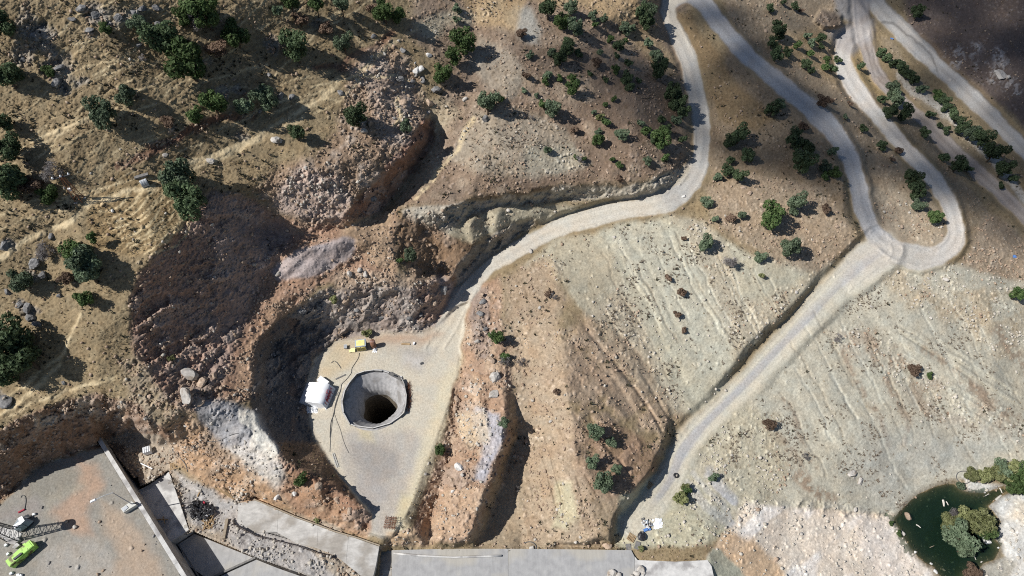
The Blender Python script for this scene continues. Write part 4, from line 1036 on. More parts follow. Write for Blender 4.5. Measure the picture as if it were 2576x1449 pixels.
for a, b2 in zip(pp[:-1], pp[1:]):
    d = b2 - a; MB().box((a + b2) / 2 - Z3 * .6, (d.length, .45, 1.5), math.atan2(d.y, d.x)).build("wall_bay", M['conc2'], t)
t = empty("channel_kerb", W(585, 1430, -3.1), "dark narrow kerb crossing the grey channel floor diagonally", "kerb")
a, b2 = W(642, 1403, -3.0), W(505, 1466, -3.0); d = b2 - a
MB().box((a + b2) / 2, (d.length, .28, .3), math.atan2(d.y, d.x)).build("kerb_beam", M['sheet'], t)
pp = [W(447, 1366, -3.3), W(500, 1449, -3.3), W(540, 1510, -3.3)]
tb = MB()
for a, b2 in zip(pp[:-1], pp[1:]):
    d = b2 - a; tb.box((a + b2) / 2, (d.length, .18, .5), math.atan2(d.y, d.x))
tb.build("edge_beam", M['sheet'], t)

# ---------------------------------------------------------------- the shaft
t = empty("shaft", sc0 + Vector((0, 0, -.05)), "large round concrete-lined shaft with a flared mouth and black depths", "shaft")
NS = 120
prof = [(SHR + .42, -.02), (SHR + .12, .05), (SHR - .1, .06), (SHR - .3, -.16), (SHR - .65, -.6), (SHR - 1.15, -1.15), (SHR - 1.6, -1.8), (SHR - 1.95, -2.5), (SHR - 2.12, -2.9), (SHR - 2.2, -3.4), (SHR - 2.22, -4.2)]
vs = []; fs = []
def thr(a):   # the bore is not quite round
    return 1 + .07 * math.cos(a + .15) + .05 * math.cos(3 * a - .2) + .03 * math.cos(5 * a)
for i, (r, z) in enumerate(prof):
    w = min(1, max(0, i - 2) / 5)
    for k_ in range(NS):
        a = 6.28318 * k_ / NS
        q = 1 + w * (thr(a) - 1)
        nn = float(fbm(np.float32(math.cos(a) * 3 + 9), np.float32(math.sin(a) * 3 + i * .8), oct=3, seed=77)) * .16 * min(1, i / 4)
        st2_ = .05 * math.sin(a * 31 + i * .5) * (w if i < 8 else .3)
        rr_ = (r + nn + st2_) * q
        vs.append((sc0.x + rr_ * math.cos(a) + .12 * w, sc0.y + rr_ * math.sin(a) - .1 * w, z + (nn * .4 if i > 2 else 0)))
for i in range(len(prof) - 1):
    for k_ in range(NS):
        fs.append((i * NS + k_, (i + 1) * NS + k_, (i + 1) * NS + (k_ + 1) % NS, i * NS + (k_ + 1) % NS))
MB().add(vs, fs).build("funnel", M['shot'], t, smooth=True)
vs2 = vs[-NS:]; vv = list(vs2)
for z in (-7, -12, -20, -45):
    for x, y, _ in vs2: vv.append((x, y, z))
fs = []
for i in range(4):
    for k_ in range(NS):
        fs.append((i * NS + k_, (i + 1) * NS + k_, (i + 1) * NS + (k_ + 1) % NS, i * NS + (k_ + 1) % NS))
MB().add(vv, fs + [tuple(4 * NS + k_ for k_ in range(NS))]).build("bore", M['bore'], t, smooth=True)
# guard boards round the mouth
rim = [(940,931),(960.5,932),(979,937.7),(1010,952),(1016,964),(1022,993),(1021,1015),(1016,1038),(1004,1049),(981,1065),(938,1077),(893,1071.5),(879.5,1066),(864,1038),(861,1009),(867,983.6),(878.5,963),(897,940.6),(916.5,934)]
t = empty("guard_fence", W(941, 1075, 0), "broken ring of low guard boards round the mouth of the shaft", "fence")
hts = [.85,.5,0,.8,.85,.9,.9,.55,.35,.45,.5,.45,.7,.85,.9,.9,.9,.95,.9]
n = len(rim)
for i in range(n):
    p, q = rim[i], rim[(i + 1) % n]
    h = hts[i] * .85
    if h <= 0: continue
    a, b2 = W(*p, h), W(*q, h); a.z = b2.z = 0
    d = b2 - a
    lean = random.uniform(-.10, .12)
    MB().box((a + b2) / 2 + Z3 * (h / 2 + .03), (d.length * .99, .07, h), math.atan2(d.y, d.x), ('X', lean)).build("guard_board", M['sheet'], t)
    MB().box((a + b2) / 2 + Z3 * (h + .06), (d.length, .13, .05), math.atan2(d.y, d.x)).build("top_rail", M['conc'], t)
    MB().box(a + Z3 * (h / 2), (.1, .1, h + .1), 0).build("post", M['wood2'], t)
t = empty("loose_guard_sheet", W(995, 946, .3), "dark grey guard panel lying outward on the upper right rim of the shaft", "panel")
a, b2 = W(979, 940, .3), W(1008, 955, .3); d = b2 - a
MB().box((a + b2) / 2 + Vector((.1, .1, 0)), (d.length, .75, .06), math.atan2(d.y, d.x), ('X', -.35)).build("panel_sheet", M['sheet'], t)
MB().box((a + b2) / 2 + Vector((.1, .1, .1)), (d.length * .3, .2, .12), math.atan2(d.y, d.x), ('X', -.35)).build("batten", M['dark'], t)

# ---------------------------------------------------------------- tent, box and wrappings
def Q2(x, y): return 742.1 + x * .07812, 930.8 + y * .07812
def WP(zx, zy, z): return W(*Q2(zx, zy), z)
t = empty("tarpaulin_tent", WP(700, 800, 0), "white tarpaulin tent with red handwriting on its right side, left of the shaft", "tent")
profN = [WP(370,430,.0), WP(400,405,.55), WP(470,392,1.25), WP(560,388,1.6), WP(830,395,1.75), WP(1000,425,1.72), WP(1110,462,1.5), WP(1215,530,.75), WP(1310,605,.02)]
profS = [WP(85,1095,.0), WP(120,1060,.4), WP(240,1015,1.1), WP(370,1010,1.5), WP(560,1050,1.68), WP(760,1075,1.65), WP(890,1110,1.42), WP(955,1190,.7), WP(1025,1262,.02)]
vs = []; NSEG = 14; npf = len(profN)
for i in range(NSEG + 1):
    s_ = i / NSEG
    for j in range(npf):
        p = profN[j].lerp(profS[j], s_)
        sag = .09 * math.sin(s_ * 9.4) ** 2 * (1 if 1 < j < npf - 2 else .3) + random.uniform(-.004, .004)
        vs.append(p - Z3 * sag * .6 * (0 if j in (0, npf - 1) else 1))
fs = [(i * npf + j, (i + 1) * npf + j, (i + 1) * npf + j + 1, i * npf + j + 1) for i in range(NSEG) for j in range(npf - 1)]
MB().add(vs, fs).build("roof_sheet", M['tarp'], t, smooth=True)
def gable(pf, s):
    base = [Vector((p.x, p.y, .02)) + Vector((0, s * .1, 0)) for p in pf]
    vs = []; m_ = len(pf)
    for k_ in range(4):
        for j in range(m_):
            p = pf[j].lerp(base[j], k_ / 3); vs.append(p + Vector((0, s * .12 * math.sin(j * 2.3 + k_) * (k_ > 0), 0)))
    fs = [(k_ * m_ + j, k_ * m_ + j + 1, (k_ + 1) * m_ + j + 1, (k_ + 1) * m_ + j) for k_ in range(3) for j in range(m_ - 1)]
    return MB().add(vs, fs)
gable(profS, -1).build("end_sheet", M['tarp'], t, smooth=True)
gable(profN, 1).build("end_sheet", M['tarp'], t, smooth=True)
# the sprayed red line of writing: one ribbon of joined loops with a few taller strokes, too blurred to read
A0, A1, B0, B1 = profN[6], profN[8], profS[6], profS[8]
def face_pt(s, u):          # s runs up the side from the near end, u from eave to ridge
    lo = B1.lerp(A1, s); hi = B0.lerp(A0, s); p = lo.lerp(hi, u)
    return p + Vector((.05, 0, .06))
tx = MB()
def ribbon(pts, w=.035):
    tx.tube([face_pt(s, u) for s, u in pts], w, 4)
ribbon([(.14, .25), (.16, .8)]); ribbon([(.12, .6), (.16, .8)])
x_ = .25
for k_ in range(9):
    ribbon([(x_, .35), (x_ + .012, .7), (x_ + .03, .72), (x_ + .04, .4), (x_ + .055, .35)]); x_ += .055
    if k_ in (0, 3, 5, 8): ribbon([(x_ - .02, .1), (x_, .9)])
    if k_ in (2, 6): ribbon([(x_ - .05, .85), (x_ - .02, .95)])
ribbon([(.78, .3), (.8, .75), (.84, .5), (.88, .8), (.9, .3)])
for s0 in (.52, .6, .67):
    ribbon([(s0, .95), (s0 + .01, 1.1), (s0 + .04, 1.12), (s0 + .045, .97)])
tx.build("red_writing", M['red'], t)
t = empty("white_box", WP(900, 330, 0), "white flat-topped box behind the far end of the tarpaulin tent", "box")
cs = [WP(695,320,.75), WP(825,175,.75), WP(1100,375,.75), WP(1070,432,.75), WP(960,420,.75)]
MB().prism([WP(695,325,.8), WP(825,178,.8), WP(1100,372,.8), WP(985,520,.8)], 0).build("lid", M['white'], t)
MB().prism([WP(715,335,.82), WP(830,200,.82), WP(1075,372,.82), WP(975,500,.82)], .7).build("cover_sheet", M['tarp'], t)
def crumple(name, c, rx, ry, h, m, seed, label, cat, nu=14, group=None, parent=None):
    r = random.Random(seed); vs = []; fs = []
    for i in range(nu):
        for j in range(nu):
            u, v = i / (nu - 1) * 2 - 1, j / (nu - 1) * 2 - 1
            e = max(0, 1 - (u * u + v * v) ** .8)
            k_ = 1 + .25 * r.uniform(-1, 1)
            vs.append(Vector(c) + Vector((u * rx * k_, v * ry * k_, h * e * r.uniform(.3, 1.2) + .02)))
    fs = [(i * nu + j, (i + 1) * nu + j, (i + 1) * nu + j + 1, i * nu + j + 1) for i in range(nu - 1) for j in range(nu - 1)]
    o = MB().add(vs, fs).build(name, m, parent)
    if label: tag(o, label, cat, group)
    return o
crumple("plastic_sheet", WP(560, 1285, 0), .9, .55, .5, M['white'], 3, "crumpled white plastic sheeting below the near end of the tent", "plastic sheet")
# ---------------------------------------------------------------- generator cabin, tank, sheets beside it
def Q5(x, y): return (1380 + x / 16.1) * .6289, (1340 + y / 16.1) * .6289
def W5(x, y, z): return W(*Q5(x, y), z)
t = empty("generator_cabin", W5(1000, 900, 0), "blue-grey cabin with a yellow roof panel and two yellow louvre doors", "cabin")
h = 1.55
tops = [W5(630,340,h), W5(1320,240,h), W5(1340,720,h), W5(650,800,h)]
MB().prism(tops, 0).build("cabin_body", M['darkblue'], t)
roof = [p + Vector((0, 0, .06)) for p in tops]
MB().prism(roof, h - .02).build("roof_rim", M['bluegrey'], t)
cx = sum(tops, Vector()) / 4
MB().prism([cx + (p - cx) * .78 + Z3 * .1 for p in tops], h).build("roof_panel", M['yellow'], t)
a, b2 = tops[3], tops[2]; d = (b2 - a); nrm = Vector((d.y, -d.x, 0)).normalized()
for f0, f1 in ((.1, .47), (.53, .92)):
    p = a + d * ((f0 + f1) / 2) + nrm * .03; ww = d.length * (f1 - f0)
    dr = MB().box((p.x, p.y, .82), (ww, .06, 1.15), math.atan2(d.y, d.x)).build("door", M['yellow'], t)
    lv = MB().box((p.x + nrm.x * .04, p.y + nrm.y * .04, .82), (ww * .78, .03, .95), math.atan2(d.y, d.x)).build("louvre", M['yellow2'], dr, origin=t.location.copy())
t = empty("rusty_tank", W5(1830, 700, 0), "upright rusty cylindrical tank with a domed top beside the generator cabin", "tank")
c = W5(1865, 760, 0)
tp = W5(1760, 355, 1.75); rt = .47
# the tank leans a little: body between base and top
ax0 = Vector((c.x, c.y, 0)); ax1 = Vector((tp.x, tp.y, 1.75)) ; ax1.x = c.x * .75 + tp.x * .25; ax1.y = c.y * .75 + tp.y * .25
MB().tube([ax0, ax1], rt, 24).build("tank_body", M['rust'], t, smooth=True)
dm_ = [(rt * math.cos(a), rt * .5 * math.sin(a)) for a in [0, .3, .6, .9, 1.2, 1.5]]
MB().lathe(ax1, dm_, 24).build("domed_top", M['rust'], t, smooth=True)
MB().lathe(ax1 + Z3 * .22, [(.06, 0), (.06, .08)], 8).build("valve", M['dark'], t)
crumple("plastic_bag", W5(1930, 960, 0), .35, .5, .45, M['white'], 5, "white crumpled bag lying at the foot of the rusty tank", "bag", 9)
t = empty("yellow_panel", W5(470, 980, .02), "yellow metal door panel leaning at the left foot of the generator cabin", "panel")
MB().prism([W5(430,850,.42), W5(640,840,.5), W5(645,1070,.25), W5(290,1115,.12), W5(270,980,.2)], .02).build("panel_sheet", M['yellow'], t)
MB().prism([W5(330,1130,.05), W5(420,1120,.05), W5(420,1160,.03), W5(330,1165,.03)], .01).build("hinge", M['sheet'], t)
t = empty("grey_crate", W5(50, 760, 0), "small grey slatted crate left of the yellow panel", "crate")
for i in range(4):
    MB().box(W5(30, 660 + i * 60, .35), (.55, .14, .3), .1).build("slat", M['galv'], t)
MB().box(W5(40, 760, .15), (.5, .55, .3), .1).build("crate_body", M['grey'], t)
# planks, block, grate and ladder on the pit floor
def Z2(x, y): return 723.2 + x * .1953, 817.6 + y * .1953
def plank(p, q, w, h, m, label, cat="plank", name="plank", group=None, z=.03, f=Z2):
    a = G(*f(*p)); b2 = G(*f(*q)); d = b2 - a
    M_ = MB(); c = (a + b2) / 2 + Z3 * (z + h / 2)
    pitch = -math.atan2(d.z, math.hypot(d.x, d.y))
    M_.box(c, (d.length, w, h), math.atan2(d.y, d.x), ('Y', pitch))
    return tag(M_.build(name, m), label, cat, group)
plank((620,700),(750,640),.22,.06,M['sheet'],"grey flat board lying between the tent and the shaft")
plank((1468,245),(1580,250),.3,.1,M['wood'],"brown plank lying on the path east of the rusty tank, nearer the camera", group="brown planks near the tank")
plank((1480,218),(1575,226),.08,.06,M['wood2'],"thin pole lying behind the brown plank east of the rusty tank", "pole", "pole")
plank((1622,240),(1640,246),.45,.3,M['white'],"small white block right of the brown planks", "block", "white_block")
plank((1460,672),(1470,668),.25,.2,M['white'],"tiny white cup-sized can on the upper right rim boards", "can", "white_can")
t = empty("floor_grate", G(*Z2(1733, 497)), "dark rectangular grate lying on the gravel right of the shaft", "grate")
for i in range(4):
    MB().box(G(*Z2(1718 + i * 10, 500 - i * 4), .03), (.09, .42, .05), .35).build("grate_bar", M['dark'], t)
MB().box(G(*Z2(1733, 497), .02), (.62, .42, .02), .35).build("grate_plate", M['sheet'], t)
def Z4(x, y): return 644 + x / 4, 1086.75 + y / 4
t = empty("ladder", G(*Z4(810, 280)), "long metal ladder lying at the foot of the shaded slope below the shaft", "ladder")
a0, a1 = G(*Z4(785, 210), .12), G(*Z4(832, 352), .12); b0, b1 = G(*Z4(768, 218), .12), G(*Z4(815, 360), .12)
MB().tube([a0, a1], .035, 5).build("rail", M['galv'], t); MB().tube([b0, b1], .035, 5).build("rail", M['galv'], t)
for i in range(11):
    s_ = (i + .5) / 11
    MB().tube([a0.lerp(a1, s_), b0.lerp(b1, s_)], .025, 4).build("rung", M['galv'], t)
t = empty("rebar_cage", G(*Z4(1360, 910)), "square rusty rebar cage on the yellow sand at the pit's lower tip", "rebar cage")
c = G(*Z4(1355, 920)); ca2 = -.12
for lvl in (.1, .75):
    for i in range(5):
        o_ = (i - 2) * .35
        for dr_ in (0, 1):
            v = Vector((o_, 0, 0)) if dr_ else Vector((0, o_, 0)); e = Vector((0, .9, 0)) if dr_ else Vector((.9, 0, 0))
            Rm = Matrix.Rotation(ca2 + random.uniform(-.04, .04), 3, 'Z')
            MB().tube([c + Rm @ (v - e) + Z3 * lvl, c + Rm @ (v + e) + Z3 * lvl], .028, 4).build("bar", M['rebar'], t)
for i in (-2, 0, 2):
    for j in (-2, 0, 2):
        p = c + Vector((i * .35, j * .35, 0)); MB().tube([p, p + Z3 * .95], .028, 4).build("upright_bar", M['rebar'], t)
# heap of rebar right of the shaft
r = random.Random(5)
hb = MB()
for i in range(120):
    y0_ = r.uniform(760, 1090); x0_ = 1555 + r.uniform(-18, 40) * (1 - abs(y0_ - 930) / 260)
    L_ = r.uniform(.4, 1.6); a_ = r.gauss(1.5, .5); p = G(*Z2(x0_, y0_), r.uniform(.03, .3)); dv = Vector((math.cos(a_), math.sin(a_), r.uniform(-.08, .08))) * L_ / 2
    hb.tube([p - dv, p + dv], .02, 3)
tag(hb.build("rebar_offcuts", M['rebar']), "heap of rusty rebar offcuts along the right side of the shaft", "scrap", kind="stuff")
def hose(name, pts, r_, m, label, f, cat="cable", dz=.06):
    pts = [f(*p) for p in pts]
    out = []
    P = [pts[0]] + pts + [pts[-1]]
    for i in range(1, len(P) - 2):
        for k_ in range(6):
            s_ = k_ / 6
            q = [.5 * ((2 * P[i][a]) + (-P[i - 1][a] + P[i + 1][a]) * s_ + (2 * P[i - 1][a] - 5 * P[i][a] + 4 * P[i + 1][a] - P[i + 2][a]) * s_ ** 2 + (-P[i - 1][a] + 3 * P[i][a] - 3 * P[i + 1][a] + P[i + 2][a]) * s_ ** 3) for a in (0, 1)]
            out.append(G(q[0], q[1], dz))
    out.append(G(*pts[-1], dz))
    return tag(MB().tube(out, r_, 5).build(name, m, smooth=True), label, cat)
hose("cable", [(925,360),(915,420),(880,480),(830,560),(820,620),(760,700),(700,760),(685,830),(640,950),(610,1050),(600,1150),(560,1250),(545,1449)], .035, M['cable'], "dark cable from the generator cabin past the tent down the pit floor", Z2)
hose("cable", [(690,830),(655,930),(625,1030),(585,1170),(570,1300),(555,1440),(545,1640)], .028, M['cable'], "thin cable running close beside the long one below the tent", Z2)
hose("cable", [(610,1160),(640,1250),(680,1350),(730,1520),(790,1650)], .022, M['cable'], "faint straight cable across the gravel below the shaft", Z2)
hose("hose", [(565,490),(600,465),(640,490),(690,560)], .05, M['cable'], "short curled hose on the sand above the tent", Z2, "hose")
# ---------------------------------------------------------------- the yard at the lower left
def Z1(x, y): return x / 4, 1086.75 + y / 4
def ZC(x, y): return x * .11461, 1282.9 + y * .11461
YZ = 1.5
def WC(x, y, z): return W(*ZC(x, y), z + YZ)
t = empty("green_compressor", WC(480, 1000, 0), "long lime-green compressor housing with rust spots at the lower left corner", "compressor")
h = 1.35
tp4 = [WC(650,655,h), WC(745,775,h), WC(205,1245,h), WC(108,1125,h)]
MB().prism(tp4, YZ + .12).build("housing", M['green'], t)
cx = sum(tp4, Vector()) / 4
MB().prism([cx + (p - cx) * .9 + Z3 * .05 for p in tp4], YZ + h - .02).build("lid", M['green'], t)
a, b2 = WC(310,1080,h + .12), WC(470,955,h + .12); d = b2 - a
MB().box((a + b2) / 2, (d.length * 1.1, .28, .22), math.atan2(d.y, d.x)).build("exhaust_box", M['dark'], t)
MB().prism([WC(490,760,h - .4), WC(545,715,h - .4), WC(560,745,h - .4), WC(510,785,h - .4)], YZ).build("side_step", M['green'], t)
for f_ in (.2, .5, .8):
    p = tp4[1].lerp(tp4[2], f_); d = tp4[2] - tp4[1]; nn_ = Vector((-d.y, d.x, 0)).normalized()
    if nn_.x < 0: nn_ = -nn_
    MB().box((p.x + nn_.x * .03, p.y + nn_.y * .03, YZ + .7), (d.length * .26, .05, .9), math.atan2(d.y, d.x)).build("side_door", M['green'], t)
t = empty("machine_hood", WC(480, 350, 0), "white and grey folded sheet-metal machine hood above the green compressor", "machine")
MB().add([WC(480,130,1.5), WC(540,235,1.5), WC(410,275,1.5), WC(385,185,1.3), WC(470,300,1.6), WC(330,405,1.4), WC(255,385,1.3), WC(265,360,1.3), WC(420,250,1.4)], [(0, 1, 8, 3), (1, 4, 8), (8, 4, 5, 7), (5, 6, 7)]).build("top_panel", M['white'], t)
MB().add([WC(540,240,1.5), WC(580,180,1.3), WC(745,240,.5), WC(620,360,.5), WC(460,300,1.6)], [(0, 1, 2, 3, 4)]).build("grey_side_panel", M['grey'], t)
MB().add([WC(480,310,1.6), WC(610,368,.5), WC(450,480,.5), WC(300,430,1.2)], [(0, 1, 2, 3)]).build("grey_side_panel", M['grey'], t)
MB().prism([WC(500,240,.55), WC(700,250,.55), WC(620,350,.55), WC(450,470,.55), WC(300,420,.55)], YZ).build("base_frame", M['dark'], t)
MB().prism([WC(395,190,1.25), WC(480,140,1.25), WC(530,235,1.25), WC(440,300,1.25), WC(330,395,1.25), WC(270,375,1.25)], YZ).build("body", M['grey'], t)
MB().add([WC(500,140,.3), WC(620,95,.6), WC(700,170,.3), WC(560,190,.2)], [(0, 1, 2, 3)]).build("open_flap", M['dark'], t)
t = empty("lattice_mast", WC(260, 560, 0), "dark steel lattice mast standing between the grey hood and the green compressor", "mast")
base = [WC(200,420,0), WC(480,500,0), WC(350,600,0), WC(200,700,0)]
bc = WC(330, 560, 0); hw_ = .85
legs = [bc + Vector((sx * hw_, sy * hw_, 0)) for sx, sy in ((-1, -1), (1, -1), (1, 1), (-1, 1))]
HT = 8.2
tops_ = [bc + Vector((sx * .45, sy * .45, HT)) for sx, sy in ((-1, -1), (1, -1), (1, 1), (-1, 1))]
for a, b2 in zip(legs, tops_):
    MB().tube([a, b2], .07, 4).build("leg", M['lattice'], t)
for lv in range(8):
    f0, f1 = lv / 8, (lv + 1) / 8
    for i in range(4):
        a, b2 = legs[i].lerp(tops_[i], f0), legs[(i + 1) % 4].lerp(tops_[(i + 1) % 4], f1)
        MB().tube([a, b2], .035, 3).build("brace", M['lattice'], t)
        a, b2 = legs[i].lerp(tops_[i], f1), legs[(i + 1) % 4].lerp(tops_[(i + 1) % 4], f1)
        MB().tube([a, b2], .035, 3).build("strut", M['lattice'], t)
MB().lathe(bc + Z3 * (HT - .2), [(.3, 0), (.75, .1), (.75, .8), (.3, 1.0)], 14).build("drum", M['dark'], t)
for i, (p, s_) in enumerate((((390, 590, 430, 660, 330, 730, 300, 650), "upper"), ((370, 720, 430, 770, 330, 850, 260, 820), "lower"))):
    q = [WC(p[j], p[j + 1], .45) for j in (0, 2, 4, 6)]
    tt = empty("concrete_footing", WC(p[0], p[1], 0), f"pale concrete footing block beside the green compressor, {s_} of two", "footing", "footing blocks")
    MB().prism(q, YZ).build("footing_block", M['conc'], tt)
slab("mast_plinth", [ZC(0,380),ZC(250,400),ZC(480,520),ZC(420,640),ZC(330,760),ZC(200,740),ZC(0,560)], YZ + .12, YZ - .1, M['conc'])
for p in ((130, 770), (175, 965), (245, 1390), (400, 1425), (455, 1440), (745, 95)):
    c = WC(*p, .2)
    lb = {(130, 770): "upper of two white blocks left of the green compressor", (175, 965): "lower of two white blocks left of the green compressor", (245, 1390): "white bag at the bottom edge, left of a close pair", (400, 1425): "white bag at the bottom edge, left one of the close pair", (455, 1440): "white bag at the bottom edge, right one of the close pair", (745, 95): "small pale stone block beside the grey machine hood"}[p]
    tag(MB().box(c, (.42, .36, .36), random.random(), ('X', .15), .8).build("white_block", M['white']), lb, "block", "white blocks in the yard")
tag(MB().tube([G(*Z1(190, 812), .12), G(*Z1(252, 780), .12)], .13, 8).build("red_pipe", M['red']), "red pipe lying on the yard above the grey machine hood", "pipe")
hose("cable", [(250,775),(262,700),(255,650),(225,640),(215,660)], .05, M['cable'], "thin dark cable looping up from the red pipe", Z1)
# street lamp with its cabinet
t = empty("street_lamp", W(337, 1271, YZ), "street lamp with white lantern beside the retaining wall, over the cream cabinet", "street lamp")
pb = W(338, 1271.5, YZ)
topd = W(262, 1229.5, 8.6)   # from the survey: pole top
HP = 6.6
ptop = pb + Z3 * HP
MB().tube([pb, ptop], [.09, .055], 8).build("pole", M['galv'], t)
hd = ptop + Vector((-2.0, -1.05, .25))
MB().tube([ptop, ptop + Vector((-.9, -.45, .22)), hd], .045, 6).build("arm", M['galv'], t)
dv = (hd - ptop).normalized()
MB().box(hd + dv * .25, (.85, .34, .16), math.atan2(dv.y, dv.x), None, .7).build("lantern", M['white'], t)
MB().box(pb + Z3 * .1, (.35, .35, .2), .5).build("base_plate", M['galv'], t)
t = empty("cabinet", W(318, 1285, YZ), "cream electrical cabinet at the foot of the street lamp by the wall", "cabinet")
def ZL(x, y): return (380 + x / 4.83) * .6289, (1880 + y / 4.83) * .6289
h = .8
MB().prism([W(*ZL(495,745),YZ+h), W(*ZL(700,605),YZ+h), W(*ZL(800,670),YZ+h), W(*ZL(550,822),YZ+h)], YZ).build("cabinet_body", M['kiosk'], t)
MB().prism([W(*ZL(510,745),YZ+h+.1), W(*ZL(600,682),YZ+h+.1), W(*ZL(638,730),YZ+h+.1), W(*ZL(552,800),YZ+h+.1)], YZ + h - .01).build("lid", M['galv'], t)
# things behind the wall
t = empty("storage_tank", G(375, 1136), "white ribbed cube tank in the corner behind the retaining wall", "tank")
c = G(376, 1137); 
MB().box(c + Z3 * .65, (1.05, .95, 1.1), .35).build("tank_body", M['white'], t)
for i in (-1, 0, 1):
    MB().box(c + Vector((i * .3, i * .11, 1.22)), (.1, .97, .07), .35).build("rib", M['galv'], t)
MB().lathe(c + Z3 * 1.24, [(.13, 0), (.13, .06)], 10).build("cap", M['galv'], t)
MB().box(c + Z3 * .07, (1.1, 1.0, .14), .35).build("pallet_base", M['wood'], t)
plank((1420,318),(1535,372),.14,.1,M['white'],"white pole lying on rubble below the cube tank","pole","white_pole",f=Z1)
def pallet(c, rz, label):
    t = empty("pallet", c, label, "pallet", "wooden pallets")
    for i in range(6):
        MB().box(c + Matrix.Rotation(rz, 3, 'Z') @ Vector((0, (i - 2.5) * .2, 0)) + Z3 * .14, (1.1, .12, .03), rz).build("slat", M['wood'], t)
    for i in (-1, 0, 1):
        MB().box(c + Matrix.Rotation(rz, 3, 'Z') @ Vector((i * .48, 0, 0)) + Z3 * .07, (.1, 1.15, .1), rz).build("bearer", M['wood'], t)
pallet(G(*Z1(1750, 345), .02), .3, "wooden pallet on the rubble right of the cube tank")
def Z5(x, y): return 1288 + x / 4, 1086.75 + y / 4
pallet(G(*Z5(1375, 530), .02), .8, "wooden pallet in the shade edge beside the lower road")
pallet(G(*Z5(1200, 1065), .02), 1.0, "wooden pallet near the rubbish heap above the concrete apron")
for i, (p, q) in enumerate((((2160,560),(2360,680)), ((2200,570),(2340,650)), ((2240,560),(2330,640)), ((1560,880),(1690,880)), ((1640,850),(1660,920)), ((1990,650),(2015,600)))):
    lb = ["long timber baulk on the slope edge, lowest of three", "long timber baulk on the slope edge, middle of three", "long timber baulk on the slope edge, uppermost of three", "yellow timber across the shaded part of the white block", "short cross timber on the shaded part of the white block", "short timber lying on grey rubble above the black bags"][i]
    zz = .06
    if i in (3, 4):
        a, b2 = W(*Z1(*p), -1.25), W(*Z1(*q), -1.25); d = b2 - a
        tag(MB().box((a + b2) / 2, (d.length, .12, .1), math.atan2(d.y, d.x)).build("timber", M['wood']), lb, "timber", "loose timbers")
    else:
        plank(p, q, .18, .14, M['wood'], lb, "timber", "timber", "loose timbers", f=Z1)
plank((2290,880),(2255,1078),.42,.3,M['wood2'],"thick brown plank bridging rubble toward the channel wall","plank","thick_plank",f=Z1)
plank((1730,615),(1725,660),.12,.08,M['wood2'],"short stick lying on top of the white block","stick","stick",f=Z1,z=1.7)
hose("hose", [(1700,90),(1740,150),(1740,190),(1780,200),(1810,250),(1870,330),(1890,400)], .07, M['cable'], "grey hose curling down the orange slope right of the cube tank", Z1, "hose")
hose("cable", [(1890,180),(1960,130),(2080,100),(2200,90),(2330,30),(2420,10)], .05, M['cable'], "long dark cable climbing over the grey and white rock", Z1)
# heap of black bags
r = random.Random(11)
def bag(c, s_, m, seed):
    rr_ = random.Random(seed); vs = []; fs = []; n_ = 8; rows = 5
    for i in range(rows):
        ph = math.pi * (i + .5) / rows
        for k_ in range(n_):
            a_ = 6.28318 * k_ / n_; q = s_ * (1 + rr_.uniform(-.28, .28))
            vs.append(Vector(c) + Vector((q * math.sin(ph) * math.cos(a_), q * math.sin(ph) * math.sin(a_), s_ * .55 + .65 * q * math.cos(ph))))
    fs = [(i * n_ + k_, (i + 1) * n_ + k_, (i + 1) * n_ + (k_ + 1) % n_, i * n_ + (k_ + 1) % n_) for i in range(rows - 1) for k_ in range(n_)]
    fs += [tuple(range(n_)), tuple(range((rows - 1) * n_, rows * n_))[::-1]]
    return MB().add(vs, fs)
nb_ = 0
hx = [(1930 + 250 * (r.random()), 705 + 190 * r.random()) for _ in range(300)]
sel = [p for p in hx if ((p[0] - 2030) / 125) ** 2 + ((p[1] - 790) / 95) ** 2 < 1][:84]
zone = ["upper part", "middle part", "lower part"]
for i, p in enumerate(sel):
    m_ = M['white'] if i in (3, 17, 29, 44) else (M['red'] if i == 8 else M['black'])
    col_ = {True: "black"}[True] if m_ is M['black'] else ("white" if m_ is M['white'] else "red")
    k3 = zone[min(2, int((p[1] - 695) / 65))]
    lab = {"black": f"black rubbish bag in the {k3} of the heap right of the white block", "white": f"white rag lying on the {k3} of the black bag heap, number shown by its place among black bags", "red": "small red bag amid the black bags right of the white block"}[col_]
    if col_ == "white": lab = ["white bag at the upper left of the black bag heap", "bright white bag near the centre of the black bag heap", "white bag at the right of the black bag heap", "small white bag low in the black bag heap"][(3, 17, 29, 44).index(i)]
    o = bag(G(*Z1(*p), r.uniform(0, .35)), r.uniform(.2, .34), m_, i).build("rubbish_bag", m_, smooth=False)
    tag(o, lab, "rubbish bag", f"{col_} bags in the {k3} of the heap" if col_ == "black" else "bags lying on the black heap")
wd = MB()
for i in range(70):
    p = G(*Z1(2080 + r.uniform(-30, 70), 900 + r.uniform(-50, 70)), r.uniform(.05, .3)); a_ = r.uniform(0, 3.14); L_ = r.uniform(.3, 1.3)
    wd.box(p, (L_, .08, .05), a_, ('Y', r.uniform(-.3, .3)))
tag(wd.build("scrap_wood", M['wood']), "litter of broken yellow wood below the black bag heap", "scrap wood", kind="stuff")
dk = MB()
for i in range(40):
    p = G(*Z1(1735 + r.gauss(0, 14), 510 + r.gauss(0, 30)), .3); a_ = r.uniform(0, 6.28)
    dk.tube([p, p + Vector((math.cos(a_) * .6, math.sin(a_) * .6, r.uniform(.1, .7)))], .02, 3)
tag(dk.build("dry_brush", M['wood2']), "tangle of dry brush hanging over the edge of the white block", "brush", kind="stuff")
